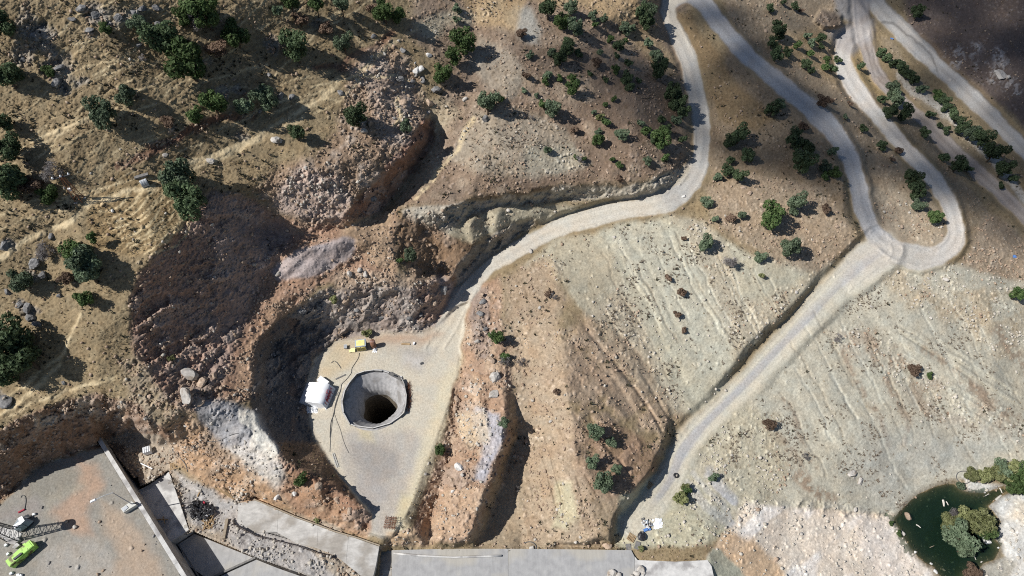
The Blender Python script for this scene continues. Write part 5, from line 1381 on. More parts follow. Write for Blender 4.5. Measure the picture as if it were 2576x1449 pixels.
# ---------------------------------------------------------------- rubbish heap, tyre and panels by the lower road
def ZR(x, y): return (2500 + x / 9.055) * .6289, (2040 + y / 9.055) * .6289
r = random.Random(21); zc = 0
for i in range(60):
    x_, y_ = 800 + r.gauss(0, 95), 500 + r.gauss(0, 85)
    m_ = r.choice([M['sheet'], M['white'], M['conc'], M['rust'], M['bluegrey'], M['black'], M['drift']])
    o = MB().box(G(*ZR(x_, y_), r.uniform(.05, .2)), (r.uniform(.12, .45), r.uniform(.1, .3), r.uniform(.06, .25)), r.uniform(0, 3), ('X', r.uniform(-.5, .5)), r.uniform(.6, 1)).build("refuse", m_)
    side = ("left" if x_ < 740 else "right" if x_ > 860 else "middle"); ud = "upper" if y_ < 500 else "lower"
    tag(o, f"scrap of refuse in the {ud} {side} of the mixed rubbish heap", "rubbish", f"refuse in the {ud} {side} of the heap")
crumple("plastic_sheet", G(*ZR(1180, 500), .05), .75, .75, .18, M['white'], 9, "pale crumpled sheet beside the mixed rubbish heap", "plastic sheet", 9)
tag(MB().box(G(*ZR(750, 725), .15), (.7, .5, .3), .4, None, .8).build("blue_bin", M['blue']), "blue crate at the lower edge of the rubbish heap, left one", "crate", "blue crates")
tag(MB().box(G(*ZR(875, 710), .12), (.5, .35, .25), .2, None, .8).build("blue_bin", M['blue']), "blue crate at the lower edge of the rubbish heap, right one", "crate", "blue crates")
tag(bag(G(*ZR(570, 970)), .65, M['black'], 4).build("rubbish_bag", M['black']), "large black bag below the mixed rubbish heap", "rubbish bag")
tag(bag(G(*ZR(610, 870)), .35, M['white'], 6).build("rubbish_bag", M['sheet']), "grey bag right above the large black one", "rubbish bag")
for (x_, y_, rz_, lb) in ((125, 1370, .1, "dark sheet lying at the edge of the apron, left of the green bush"), (445, 1290, -.35, "brownish sheet lying just above the green bush at the apron edge")):
    tag(MB().box(G(*ZR(x_, y_), .1), (.75, 1.15, .06), rz_).build("metal_sheet", M['sheet']), lb, "metal sheet", "metal sheets by the apron")
tag(MB().box(G(*ZR(635, 330), .1), (.45, .3, .2), .5).build("grey_box", M['sheet']), "small dark box above left of the rubbish heap", "box")
def torus(c, R0, r0, m, label, cat, name):
    vs = []; fs = []; n1_, n2_ = 16, 8
    for i in range(n1_):
        for j in range(n2_):
            a_, b_ = 6.28318 * i / n1_, 6.28318 * j / n2_
            vs.append(Vector(c) + Vector(((R0 + r0 * math.cos(b_)) * math.cos(a_), (R0 + r0 * math.cos(b_)) * math.sin(a_), r0 + r0 * math.sin(b_))))
    fs = [(i * n2_ + j, ((i + 1) % n1_) * n2_ + j, ((i + 1) % n1_) * n2_ + (j + 1) % n2_, i * n2_ + (j + 1) % n2_) for i in range(n1_) for j in range(n2_)]
    return tag(MB().add(vs, fs).build(name, m, smooth=True), label, cat)
torus(G(*Z5(1650, 440)), .32, .13, M['black'], "black tyre lying on the lower dirt road", "tyre", "tyre")
hose("wire_coil", [(120,1120),(170,1105),(220,1120),(245,1160),(235,1180)], .07, M['cable'], "loop of dark wire among rubbish at the apron's upper edge", Z5, "wire")
# ---------------------------------------------------------------- hill: pylon, arched shelter and shadowy panel
def ZH(x, y): return (230 + x / 5.99) * .6289, (640 + y / 5.99) * .6289
pb = G(*ZH(545, 965)); 
t = empty("power_pole", pb, "lattice power pole with white insulators on the grassy hillside", "power pole")
w_ = .45; HP = 4.9
lg = [pb + Vector((sx * w_, sy * w_, 0)) for sx, sy in ((-1, -1), (1, -1), (1, 1), (-1, 1))]; tg = [pb + Vector((sx * .16, sy * .16, HP)) for sx, sy in ((-1, -1), (1, -1), (1, 1), (-1, 1))]
for a, b2 in zip(lg, tg): MB().tube([a, b2], .05, 4).build("leg", M['rebar'], t)
for lv in range(6):
    for i in range(4):
        MB().tube([lg[i].lerp(tg[i], lv / 6), lg[(i + 1) % 4].lerp(tg[(i + 1) % 4], (lv + 1) / 6)], .03, 3).build("brace", M['rebar'], t)
MB().box(pb + Vector((0, 0, HP - .1)), (2.2, .14, .14), .4).build("cross_arm", M['dark'], t)
for s_ in (-1, 0, 1):
    p = pb + Vector((s_ * 1.0 * math.cos(.4), s_ * 1.0 * math.sin(.4), HP))
    MB().lathe(p, [(.1, 0), (.14, .12), (.08, .3)], 8).build("insulator", M['white'], t)
MB().box(pb + Vector((-.3, .1, HP * .45)), (.4, .3, .4), .3).build("switch_box", M['white'], t)
for i in range(2):
    MB().box(lg[i * 2] - Z3 * .02, (.4, .4, .2), 0).build("footing", M['conc'], t)
t = empty("arched_shelter", G(*ZH(2100, 560)), "small silver arched shelter standing on the hillside path beside a big tree", "shelter")
c = G(*ZH(2110, 590)); vs = []; nA, nL = 12, 7; Rm = Matrix.Rotation(.55, 3, 'Z')
for i in range(nL):
    for k_ in range(nA + 1):
        a_ = math.pi * k_ / nA; q = 1 + .03 * (i % 2)
        vs.append(c + Rm @ Vector(((i / (nL - 1) - .5) * .95, .5 * q * math.cos(a_), .95 * q * math.sin(a_) + .03)))
fs = [(i * (nA + 1) + k_, (i + 1) * (nA + 1) + k_, (i + 1) * (nA + 1) + k_ + 1, i * (nA + 1) + k_ + 1) for i in range(nL - 1) for k_ in range(nA)]
MB().add(vs, fs).build("arched_roof", M['galv'], t)
MB().add(vs[:nA + 1], [tuple(range(nA + 1))]).build("end_wall", M['galv'], t)
MB().add(vs[-(nA + 1):], [tuple(range(nA + 1))]).build("end_wall", M['dark'], t)
tag(MB().box(G(*ZH(2020, 400), .15), (1.9, .5, .25), .4).build("shadowy_panel", M['sheet']), "dark panel lying behind the silver arched shelter", "trough")  # dark box stands in for a shadowy panel
crumple("blue_tarp", G(2550, 645, .05), .5, .35, .25, M['blue'], 33, "small blue tarp on the slope near the right edge", "tarp", 8)
tag(MB().box(G(2243, 98, .1), (.7, .35, .2), -.4).build("blue_box", M['blue']), "small blue object on the pale wash above the valley bushes", "box")

# ---------------------------------------------------------------- pond
def Z3p(x, y): return 2201.2 + x * .19708, 1163.5 + y * .19708
wm = bpy.data.materials.new("pond_water"); wm.use_nodes = True
nt = wm.node_tree; nt.nodes.clear()
out = nt.nodes.new("ShaderNodeOutputMaterial"); gl = nt.nodes.new("ShaderNodeBsdfGlossy"); gl.inputs["Roughness"].default_value = .06
tr = nt.nodes.new("ShaderNodeBsdfTransparent"); tr.inputs[0].default_value = (.93, .95, .93, 1)
df = nt.nodes.new("ShaderNodeBsdfDiffuse"); df.inputs[0].default_value = (.018, .042, .03, 1)
m1 = nt.nodes.new("ShaderNodeMixShader"); m1.inputs[0].default_value = .28
m2_ = nt.nodes.new("ShaderNodeMixShader"); fr = nt.nodes.new("ShaderNodeFresnel"); fr.inputs[0].default_value = 1.33
nz = nt.nodes.new("ShaderNodeTexNoise"); nz.inputs["Scale"].default_value = 2.5; bp = nt.nodes.new("ShaderNodeBump"); bp.inputs["Strength"].default_value = .12; bp.inputs["Distance"].default_value = .03
tc = nt.nodes.new("ShaderNodeTexCoord"); nt.links.new(tc.outputs["Object"], nz.inputs["Vector"]); nt.links.new(nz.outputs[0], bp.inputs["Height"]); nt.links.new(bp.outputs[0], gl.inputs["Normal"])
nt.links.new(tr.outputs[0], m1.inputs[1]); nt.links.new(df.outputs[0], m1.inputs[2])
nt.links.new(fr.outputs[0], m2_.inputs[0]); nt.links.new(m1.outputs[0], m2_.inputs[1]); nt.links.new(gl.outputs[0], m2_.inputs[2]); nt.links.new(m2_.outputs[0], out.inputs["Surface"])
va = nt.nodes.new("ShaderNodeVolumeAbsorption"); va.inputs["Color"].default_value = (.25, .5, .42, 1); va.inputs["Density"].default_value = .9
nt.links.new(va.outputs[0], out.inputs["Volume"])
cxp = sum(p[0] for p in POND) / len(POND); cyp = sum(p[1] for p in POND) / len(POND)
wp = [W(cxp + (x - cxp) * 1.12, cyp + (y - cyp) * 1.12, POND_Z - .04) for x, y in [(2240,1310),(2270,1250),(2350,1215),(2400,1208),(2440,1228),(2530,1212),(2560,1240),(2540,1300),(2540,1400),(2480,1450),(2420,1500),(2370,1490),(2260,1370)]]
water = MB().prism(wp, POND_Z - 6).build("pond_water", wm); water["kind"] = "structure"
def wplank(p, q, w, label, m='drift', cat="log", name="driftwood"):
    a, b2 = W(*Z3p(*p), POND_Z + .04), W(*Z3p(*q), POND_Z + .04); d = b2 - a
    return tag(MB().tube([a, (a + b2) / 2 + Vector((.03, .02, .02)), b2], [w / 2, w / 2, w / 3], 6).build(name, M[m]), label, cat, "driftwood in the pond")
wplank((868,478),(880,560),.34,"thick pale log floating upright in the middle of the pond")
wplank((908,498),(935,545),.18,"thin pale log just right of the thick floating log")
wplank((525,792),(582,832),.2,"pale branch floating left of the willows")
wplank((1590,325),(1622,388),.2,"pale log in the narrow inlet, upper one")
wplank((1540,478),(1610,418),.35,"broad pale log lying across the inlet mouth")
wplank((1455,400),(1400,430),.12,"thin twig floating in the inlet")
wplank((1680,310),(1740,400),.2,"pale log under the green shrubs at the inlet's end")
wplank((1350,1275),(1368,1262),.2,"small pale stick near the pond's lower right shore")
wplank((700,1085),(755,1062),.1,"thin brown twig floating below left of the willows", 'wood2')
tt = empty("fallen_branch", W(*Z3p(1285,1130), POND_Z), "bleached crooked branch reaching down from the willow island", "branch")
MB().tube([W(*Z3p(*p), POND_Z + .1) for p in ((1265,1050),(1300,1110),(1255,1170),(1290,1245))], [.16, .13, .09, .04], 6).build("limb", M['drift'], tt)
MB().tube([W(*Z3p(*p), POND_Z + .12) for p in ((1290,1090),(1310,1130))], .05, 4).build("twig", M['drift'], tt)
hose("hose", [(1185,115),(1120,112),(1060,130),(1035,180),(1060,235),(1120,268),(1180,262),(1240,225),(1290,212)], .07, M['cable'], "dark hose lying in a wide loop above the pond's upper shore", Z3p, "hose")
# ---------------------------------------------------------------- where things are, in words
ZONES = [
 ("on the far upper left hillside", lambda x, y: x < 250 and y < 250),
 ("on the hillside at the left edge", lambda x, y: x < 160 and y < 560),
 ("on the left edge slope above the yard", lambda x, y: x < 300 and 560 <= y < 1090),
 ("on the grassy hillside near the top left", lambda x, y: x < 640 and y < 220),
 ("on the grassy hillside above the arched shelter", lambda x, y: x < 560 and y < 560),
 ("on the terraces right of the grassy hillside", lambda x, y: x < 800 and y < 420),
 ("on the upper hill left of the pale path", lambda x, y: x < 1020 and y < 200),
 ("on the rubble spur above the canyon", lambda x, y: x < 1020 and y < 560),
 ("in the red basin left of the pit", lambda x, y: x < 760 and y < 1010),
 ("on the rocks around the shaft pit", lambda x, y: x < 1140 and 560 <= y < 900),
 ("on the grey and orange rib above the concrete", lambda x, y: x < 980 and 1000 <= y < 1400),
 ("on the slope just right of the canyon", lambda x, y: x < 1290 and y < 600),
 ("on the rocky rib right of the pit", lambda x, y: x < 1330 and 600 <= y < 1400),
 ("on the wooded slope by its grey scree patch", lambda x, y: x < 1480 and y < 115),
 ("on the wooded slope below the grey scree patch", lambda x, y: x < 1480 and y < 240),
 ("on the lower left of the wooded slope", lambda x, y: x < 1490 and y < 470),
 ("on the wooded slope near the top hairpin", lambda x, y: x < 1770 and y < 125),
 ("on the middle of the wooded slope", lambda x, y: x < 1620 and y < 240),
 ("on the wooded slope along the upper road", lambda x, y: 1620 <= x < 1750 and y < 290),
 ("on the lower right of the wooded slope", lambda x, y: x < 1745 and y < 470),
 ("on the brown mound beside the lower road", lambda x, y: x < 1680 and 470 <= y < 1380),
 ("on the brown slope right of the upper road", lambda x, y: x < 1905 and 240 <= y < 470),
 ("on the pale slope below the road bend", lambda x, y: x < 1900 and 470 <= y < 1000),
 ("on the slope left of the second road's straight", lambda x, y: 1905 <= x < 2125 and 240 <= y < 480),
 ("above the cut of the lower road", lambda x, y: x < 2150 and 480 <= y < 800),
 ("on the yellow grass left of the fork", lambda x, y: 1900 <= x < 2130 and y < 240),
 ("between the two valley roads near the fork", lambda x, y: x < 2310 and y < 320),
 ("inside the hairpin loop", lambda x, y: x < 2380 and 320 <= y < 640),
 ("in the hedge line along the valley road", lambda x, y: x >= 2300 and 180 <= y < 640),
 ("on the dark far bank at the top right", lambda x, y: x >= 2200 and y < 240),
 ("around the pond", lambda x, y: x > 2230 and y > 1150),
 ("on the pale shale slope at the right", lambda x, y: x > 1900 and y < 1330),
 ("on the white rubble along the bottom edge", lambda x, y: x > 1760 and y >= 1150),
 ("beside the lower end of the dirt road", lambda x, y: True),
]
def zone(x, y):
    for n_, f in ZONES:
        if f(x, y): return n_
ORD = ["first", "second", "third", "fourth", "fifth", "sixth", "seventh", "eighth", "ninth", "tenth", "eleventh", "twelfth", "thirteenth", "fourteenth", "fifteenth", "sixteenth", "seventeenth", "eighteenth", "nineteenth", "twentieth"]
def give_labels(items):
    """items: (object, x, y, look) -> label with the look, the zone and, among alike ones there, the order from the left"""
    d = {}
    for it in items: d.setdefault((it[3], zone(it[1], it[2])), []).append(it)
    for (look, z_), l in d.items():
        l.sort(key=lambda i: i[1])
        for k_, it in enumerate(l):
            it[0]["label"] = f"{look} {z_}" if len(l) == 1 else f"{look} {z_}, {ORD[min(k_, 19)]} from left"

# ---------------------------------------------------------------- trees and shrubs
def leafmat(name, c1, c2, c3):
    m, nt, b = mat(name, .7, .15)
    tc = nt.nodes.new("ShaderNodeTexCoord"); nz = nt.nodes.new("ShaderNodeTexNoise"); nz.inputs["Scale"].default_value = 3.0; nz.inputs["Detail"].default_value = 4
    oi = nt.nodes.new("ShaderNodeObjectInfo"); ad = nt.nodes.new("ShaderNodeVectorMath"); ad.operation = 'ADD'
    nt.links.new(tc.outputs["Object"], ad.inputs[0]); nt.links.new(oi.outputs["Random"], ad.inputs[1]); nt.links.new(ad.outputs[0], nz.inputs["Vector"])
    rp = nt.nodes.new("ShaderNodeValToRGB"); e = rp.color_ramp.elements; e[0].position = .32; e[1].position = .68
    e[0].color = (*c1, 1); e[1].color = (*c3, 1); q = rp.color_ramp.elements.new(.5); q.color = (*c2, 1)
    nt.links.new(nz.outputs[0], rp.inputs[0])
    hs = nt.nodes.new("ShaderNodeHueSaturation"); mr = nt.nodes.new("ShaderNodeMapRange"); mr.inputs["To Min"].default_value = .72; mr.inputs["To Max"].default_value = 1.3
    nt.links.new(oi.outputs["Random"], mr.inputs["Value"]); nt.links.new(mr.outputs[0], hs.inputs["Value"]); nt.links.new(rp.outputs[0], hs.inputs["Color"])
    nt.links.new(hs.outputs[0], b.inputs["Base Color"])
    tr_ = nt.nodes.new("ShaderNodeBsdfTranslucent"); nt.links.new(hs.outputs[0], tr_.inputs[0])
    mx = nt.nodes.new("ShaderNodeMixShader"); mx.inputs[0].default_value = .3
    nt.links.new(b.outputs[0], mx.inputs[1]); nt.links.new(tr_.outputs[0], mx.inputs[2]); nt.links.new(mx.outputs[0], nt.nodes["Material Output"].inputs["Surface"])
    return m
LM = [leafmat("oak_leaves_dark", (.045, .065, .033), (.075, .11, .055), (.12, .16, .085)),
      leafmat("grey_green_leaves", (.08, .115, .07), (.135, .18, .11), (.20, .25, .165)),
      leafmat("fresh_green_leaves", (.045, .08, .028), (.08, .125, .045), (.125, .175, .07)),
      leafmat("dry_brown_leaves", (.12, .08, .055), (.18, .125, .09), (.25, .18, .13)),
      leafmat("grey_bare_twigs", (.16, .15, .145), (.24, .22, .215), (.32, .31, .30)),
      leafmat("olive_yellow_leaves", (.13, .145, .06), (.21, .225, .10), (.30, .31, .16))]
BARK = noise_mat("bark", (.07, .05, .035), (.13, .10, .075), 3, .95, .1, .4, .03)
def crown_mesh(name, seed, nleaf, size, lobes, sparse=False):
    g = np.random.default_rng(seed)
    cs = []; 
    for i in range(lobes):
        a = g.uniform(0, 6.283); rr_ = .62 * math.sqrt(g.uniform(.05, 1)); z = g.uniform(-.45, .55)
        cs.append((rr_ * math.cos(a) * (1.25 if i % 3 == 0 else 1), rr_ * math.sin(a), z, g.uniform(.18, .46) * (1 - .25 * max(0, z))))
    cs.append((.1, 0, .05, .42))
    C_ = np.array(cs)
    w = C_[:, 3] ** 2; w /= w.sum()
    pick = g.choice(len(C_), nleaf, p=w)
    d = g.normal(size=(nleaf, 3)); d /= np.linalg.norm(d, axis=1, keepdims=True)
    rad = C_[pick, 3] * g.uniform(.55 if not sparse else .1, 1.12, nleaf) ** .7
    P = C_[pick, :3] + d * rad[:, None]
    P[:, 2] = np.where(P[:, 2] < -.75, -.75 + .3 * (P[:, 2] + .75), P[:, 2])
    nrm = d + .7 * g.normal(size=(nleaf, 3)); nrm[:, 2] += .25; nrm /= np.linalg.norm(nrm, axis=1, keepdims=True)
    t = np.cross(nrm, g.normal(size=(nleaf, 3))); t /= np.linalg.norm(t, axis=1, keepdims=True)
    b2 = np.cross(nrm, t)
    s = size * g.uniform(.6, 1.5, nleaf)[:, None]
    if sparse: wdt = .12
    else: wdt = .62
    v = np.stack([P - t * s - b2 * s * wdt * .4, P + b2 * s * -wdt, P + t * s, P + b2 * s * wdt], 1).reshape(-1, 3)
    q = np.arange(nleaf * 4).reshape(-1, 4)
    me = mesh_np(name, v, quads=q, smooth=False)
    me.materials.append(LM[0])
    return me
def trunk_mesh(seed):
    r = random.Random(seed); mb = MB()
    fork = Vector((r.uniform(-.08, .08), r.uniform(-.08, .08), .5))
    mb.tube([Vector((0, 0, -.12)), Vector((0, 0, 0)), fork * .6, fork], [.095, .075, .06, .055], 7)
    for i in range(6):
        a = i * 1.05 + r.uniform(-.3, .3); e = Vector((math.cos(a) * r.uniform(.3, .6), math.sin(a) * r.uniform(.3, .6), r.uniform(.8, 1.35)))
        mid = fork.lerp(e, .5) + Vector((r.uniform(-.06, .06), r.uniform(-.06, .06), .05))
        mb.tube([fork, mid, e], [.04, .028, .012], 5)
    me = bpy.data.meshes.new("trunk"); me.from_pydata([tuple(v) for v in mb.v], [], mb.f); me.materials.append(BARK); me.update()
    return me
CR = {'L': [crown_mesh("crown", 10 + i, 3000, .075, 14 + i) for i in range(4)], 'S': [crown_mesh("crown", 30 + i, 620, .15, 7 + i) for i in range(4)],
      'LB': [crown_mesh("crown", 50 + i, 1300, .13, 10, True) for i in range(2)], 'SB': [crown_mesh("crown", 60 + i, 520, .16, 7, True) for i in range(2)]}
TK = [trunk_mesh(i) for i in range(4)]
KN = [("oak_tree", "dark green", "tree"), ("grey_green_tree", "grey-green", "tree"), ("green_tree", "fresh green", "tree"), ("dry_bush", "brown dry", "bush"), ("bare_bush", "leafless grey", "bush"), ("olive_bush", "yellow-green", "bush")]
# x, y, radius, kind (+ optional stalk height in crown radii)
TREES = [
(408,98,42,0),(468,148,50,2),(515,30,40,2),(463,42,18,2),(490,50,24,4),(590,85,32,2),(550,125,21,3),(352,66,19,1),(262,72,14,2),(316,240,23,1),(256,283,33,1),(537,262,30,2),(492,292,19,2),(612,268,21,1),(422,305,14,3),(360,146,9,4),
(15,190,32,0),(4,62,30,0),(122,178,13,2),(2,310,20,0),(22,370,30,0),(20,460,42,0),(125,430,27,4),(75,470,25,3),(122,490,20,2),(450,440,42,1),(475,505,42,0),(440,470,26,0),(108,632,21,4),(205,660,40,1),(185,640,25,2),(225,690,30,1),(55,705,27,1),(232,600,12,2,2.2),
(25,862,50,0),(62,900,46,0),(15,935,38,0),(210,752,21,2),(430,902,8,5),(165,700,14,3),
(729,8,18,2,2),(792,8,18,2,2),(700,26,11,1,2.2),(858,14,16,1,2),(754,50,18,3),(820,70,18,3),(742,118,36,0),(864,112,21,1),(966,28,23,2),(1001,38,17,2),(935,18,12,3),(668,248,24,1),(896,293,29,0),(744,332,20,0),(1161,103,25,2),(1139,142,17,2),(1114,185,20,2),(1151,22,11,1),(1151,48,9,1),(1226,260,24,1),(1256,247,11,2),(1021,317,15,1),(1031,645,16,1),(1006,655,8,2),
(1380,18,20,0,1.6),(1438,18,16,1),(1410,55,16,2),(1445,68,18,1),(1312,84,13,3),(1493,40,12,1),(1519,48,9,1),(1498,62,8,2),(1615,32,18,0),(1630,55,18,0),(1640,24,14,1),(1573,72,14,1),(1593,69,7,1),(1535,98,9,2),(1559,115,13,0),(1575,102,6,2),(1632,108,12,1),(1408,145,18,0),(1430,122,15,0),(1455,136,11,0),(1388,130,10,1),(1424,102,9,0),(1333,140,9,1),(1500,157,12,3),(1510,130,7,1),(1553,140,8,0),(1583,157,9,0),(1548,175,10,2),(1658,173,18,0),(1672,150,10,0),(1648,140,13,1),(1325,190,11,3),(1378,188,10,1),(1374,205,9,2),(1410,198,9,2),(1438,198,10,2),(1440,220,15,2),(1485,185,8,0),(1523,200,7,0),(1578,198,14,0),(1585,217,10,0),(1608,202,8,0),(1690,235,20,0),(1706,258,19,0),(1720,282,15,0),(1366,262,10,2),(1390,276,18,1),(1545,248,7,2),(1523,262,6,2),(1493,282,7,1),(1510,292,9,5),(1526,308,12,2),(1339,296,6,4),(1445,325,12,3),(1505,333,8,1),(1613,310,9,1),(1665,300,10,0),(1678,325,14,0),(1700,302,11,1),(1663,347,20,2),(1625,328,12,2),(1503,352,15,2),(1566,340,14,1),(1718,350,10,0),(1650,352,14,0),(1460,400,10,4),(1448,395,6,2),(1468,400,7,2),(1558,415,8,2),(1540,400,7,2),(1673,395,9,2),(1628,405,10,1),(1378,377,9,1),(1350,240,6,1),(1320,228,7,1),
(1863,340,19,0),(1838,355,15,0),(1883,390,16,0),(1830,430,14,0),(1860,445,16,0),(1838,402,10,0),(1805,445,10,1),(1775,507,13,1),(1800,550,8,1),(1840,548,11,3),(1865,540,11,1),(1778,611,16,1),(1840,662,18,4),(1913,645,13,1),(1916,692,8,5),(1942,540,25,2),(2007,510,20,1),(1997,532,10,1),(1990,622,24,1),(2077,525,11,3),
(1937,22,10,0),(2000,15,9,0),(1970,5,7,0),(2017,25,6,3),(1956,77,18,0),(1942,108,14,0),(1955,135,16,0),(1980,130,11,0),(2032,90,9,1),(2042,107,9,1),(2064,95,11,0),(2068,117,8,0),(2007,112,9,2),(2039,133,8,2),(2030,160,13,0),(2040,178,8,0),(2079,150,8,2),(2077,168,9,2),(2097,172,12,0),(2110,150,9,0),(2166,165,9,0),
(2218,130,10,0),(2232,145,12,0),(2250,157,12,0),(2267,170,14,0),(2285,187,14,0),(2300,200,13,0),(2320,222,11,1),(2357,238,12,2),(2377,250,13,0),(2380,270,12,0),(2397,282,12,0),(2407,300,13,0),(2420,318,15,0),(2447,334,17,1),(2475,350,19,0),(2500,385,21,0),(2527,425,20,0),(2547,448,12,0),(2222,248,11,0),(2245,225,15,1),(2255,248,15,1),(2242,280,16,0),(2280,283,16,0),(2342,288,10,0),(2365,315,7,0),(2382,328,9,0),(2325,332,12,0),(2072,255,14,3),(2092,253,6,3),(2140,260,8,3),(2175,323,10,0),(2127,295,7,1),(2022,318,11,3),(2310,28,15,0),(1945,275,15,0),(1962,262,13,1),(1997,350,20,0),(2032,370,16,0),(2022,410,24,0),(2077,420,13,1),(2102,435,14,2),(2077,443,10,2),(2095,378,12,1),(2217,367,11,0),(2262,378,9,3),(2245,400,7,3),(2297,450,18,0),(2305,478,18,0),(2312,515,14,1),(2355,545,15,2),(2412,415,17,0),(2437,425,10,0),(2377,395,11,0),(2520,467,9,0),
(1498,1089,18,1),(1537,1114,13,1),(1490,1160,16,1),(1553,1179,13,1),(1516,1217,23,1),(1725,1225,10,5),(1712,1255,16,5),(1727,1236,12,2),(1795,1199,11,1),(1612,1380,7,5),(1249,850,16,2),(1270,900,12,2),(1106,1134,13,2),(759,1210,15,2),(839,752,9,5),(1269,1064,13,1),(924,836,11,5),(796,1308,7,5),(2302,932,14,3),(2340,945,8,2),(1937,1069,13,3),(2025,1150,8,4),(2107,852,9,4),(2562,738,18,2),(1720,600,6,3),(1682,700,9,3),(1715,735,11,3),(1705,790,10,3),(1720,830,7,3),(1310,910,10,4),(1272,910,12,4),
(2243,1317,6,2),(2264,1343,7,2),(2448,1442,18,3),(2418,1222,9,1),
(2447,1195,17,5),(2475,1199,17,5),(2505,1193,20,5),(2520,1180,20,1),(2546,1183,28,5),(2558,1222,26,2),(2576,1200,26,2),(2530,1205,14,2),
(2394,1318,28,5),(2455,1311,34,5),(2430,1308,24,5),(2416,1349,34,1),(2428,1380,20,1),(2482,1340,17,2),(2398,1295,15,4),(2472,1325,22,5),(1640,1180,6,3),(1380,740,9,3),(1392,748,8,4),(1400,985,8,3),(1560,450,9,3),(1300,1230,6,4)]
lab = []
for i, tr_ in enumerate(TREES):
    x, y, r_px, kd = tr_[:4]
    big = r_px >= 15
    stalk = tr_[4] if len(tr_) > 4 else (1.3 if kd in (0, 1, 2) and big else .95)
    bx, by = x, y + r_px * .5
    zb_ = -12.95 if (2380 < x < 2500 and 1285 < y < 1400) else None
    for _ in range(8):
        gz = ground_z(bx, by) if zb_ is None else zb_
        X, Y, T = place(bx, by, gz); dep_ = bearing(X, Y, gz)[2]
        R = r_px * dep_ / FPX * (1.4 if r_px < 12 else 1.3 if r_px < 26 else 1.16)
        ux, uy, _d = bearing(X, Y, gz + R * stalk * .9)
        bx += (x - ux) * .8; by += (y - uy) * .8
    nm, col_, what = KN[kd]
    if r_px < 12 and kd in (0, 1, 2): nm, what = {0: "dark_bush", 1: "grey_green_bush", 2: "green_bush"}[kd], "bush"
    if x > 2370 and 1280 < y < 1400 and kd != 4: nm, what = "willow_tree", "willow"
    root = bpy.data.objects.new(nm, None); COL.objects.link(root)
    root.location = (float(X), float(Y), gz - .05); root.empty_display_size = .3
    rz_ = random.uniform(0, 6.28); root.rotation_euler = (0, 0, rz_)
    bare = kd == 4
    key = ('L' if r_px >= 13 else 'S') + ('B' if bare else '')
    cr = bpy.data.objects.new("crown", CR[key][i % len(CR[key])]); COL.objects.link(cr); cr.parent = root
    hz = 1.0 if kd != 3 else .8
    cr.scale = (R * random.uniform(.92, 1.08), R * random.uniform(.9, 1.05), R * .92 * hz * min(1.25, stalk)); cr.location = (0, 0, R * stalk)
    cr.material_slots[0].link = 'OBJECT'; cr.material_slots[0].material = LM[kd]
    tk = bpy.data.objects.new("trunk", TK[i % 4]); COL.objects.link(tk); tk.parent = root
    tk.scale = (R * 1.1, R * 1.1, R * stalk)
    sz = "very large" if r_px >= 40 else "large" if r_px >= 26 else "mid-sized" if r_px >= 16 else "small" if r_px >= 10 else "tiny"
    root["category"] = what
    root["group"] = f"{col_} {what}s on the slopes"
    lab.append((root, x, y, f"{sz} {col_} {what}"))
give_labels(lab)

# ---------------------------------------------------------------- boulders
def rock_mesh(seed, sub_=2, cuts=6, nm="boulder"):
    import bmesh
    bm = bmesh.new(); bmesh.ops.create_icosphere(bm, subdivisions=sub_, radius=1)
    r = random.Random(seed)
    for _ in range(cuts):
        n_ = Vector((r.gauss(0, 1), r.gauss(0, 1), r.gauss(0, 1))).normalized(); d_ = r.uniform(.45, .8)
        for v in bm.verts:
            e = v.co.dot(n_) - d_
            if e > 0: v.co -= n_ * e * .95
    for v in bm.verts: v.co *= 1 + r.uniform(-.07, .07)
    me = bpy.data.meshes.new(nm); bm.to_mesh(me); bm.free()
    return me
RM = {'pale': noise_mat("pale_limestone", (.34, .32, .29), (.50, .47, .43), 2.2, .9, .15, .5, .06, (.26, .22, .18), .8, per_obj=.12),
      'grey': noise_mat("grey_limestone", (.12, .12, .12), (.27, .265, .26), 2.2, .95, .1, .6, .08, (.10, .10, .10), .8, per_obj=.15),
      'tan': noise_mat("tan_rock", (.30, .22, .16), (.44, .35, .27), 2.2, .9, .1, .5, .06, per_obj=.15),
      'white': noise_mat("white_rock", (.50, .49, .47), (.66, .65, .62), 2.2, .9, .15, .4, .05, (.38, .36, .33), .8, per_obj=.08)}
RK = [rock_mesh(i) for i in range(8)]
for m_ in RK: m_.materials.append(RM['pale'])
RKB = [rock_mesh(20 + i, 3, 9) for i in range(4)]
for m_ in RKB: m_.materials.append(RM['pale'])
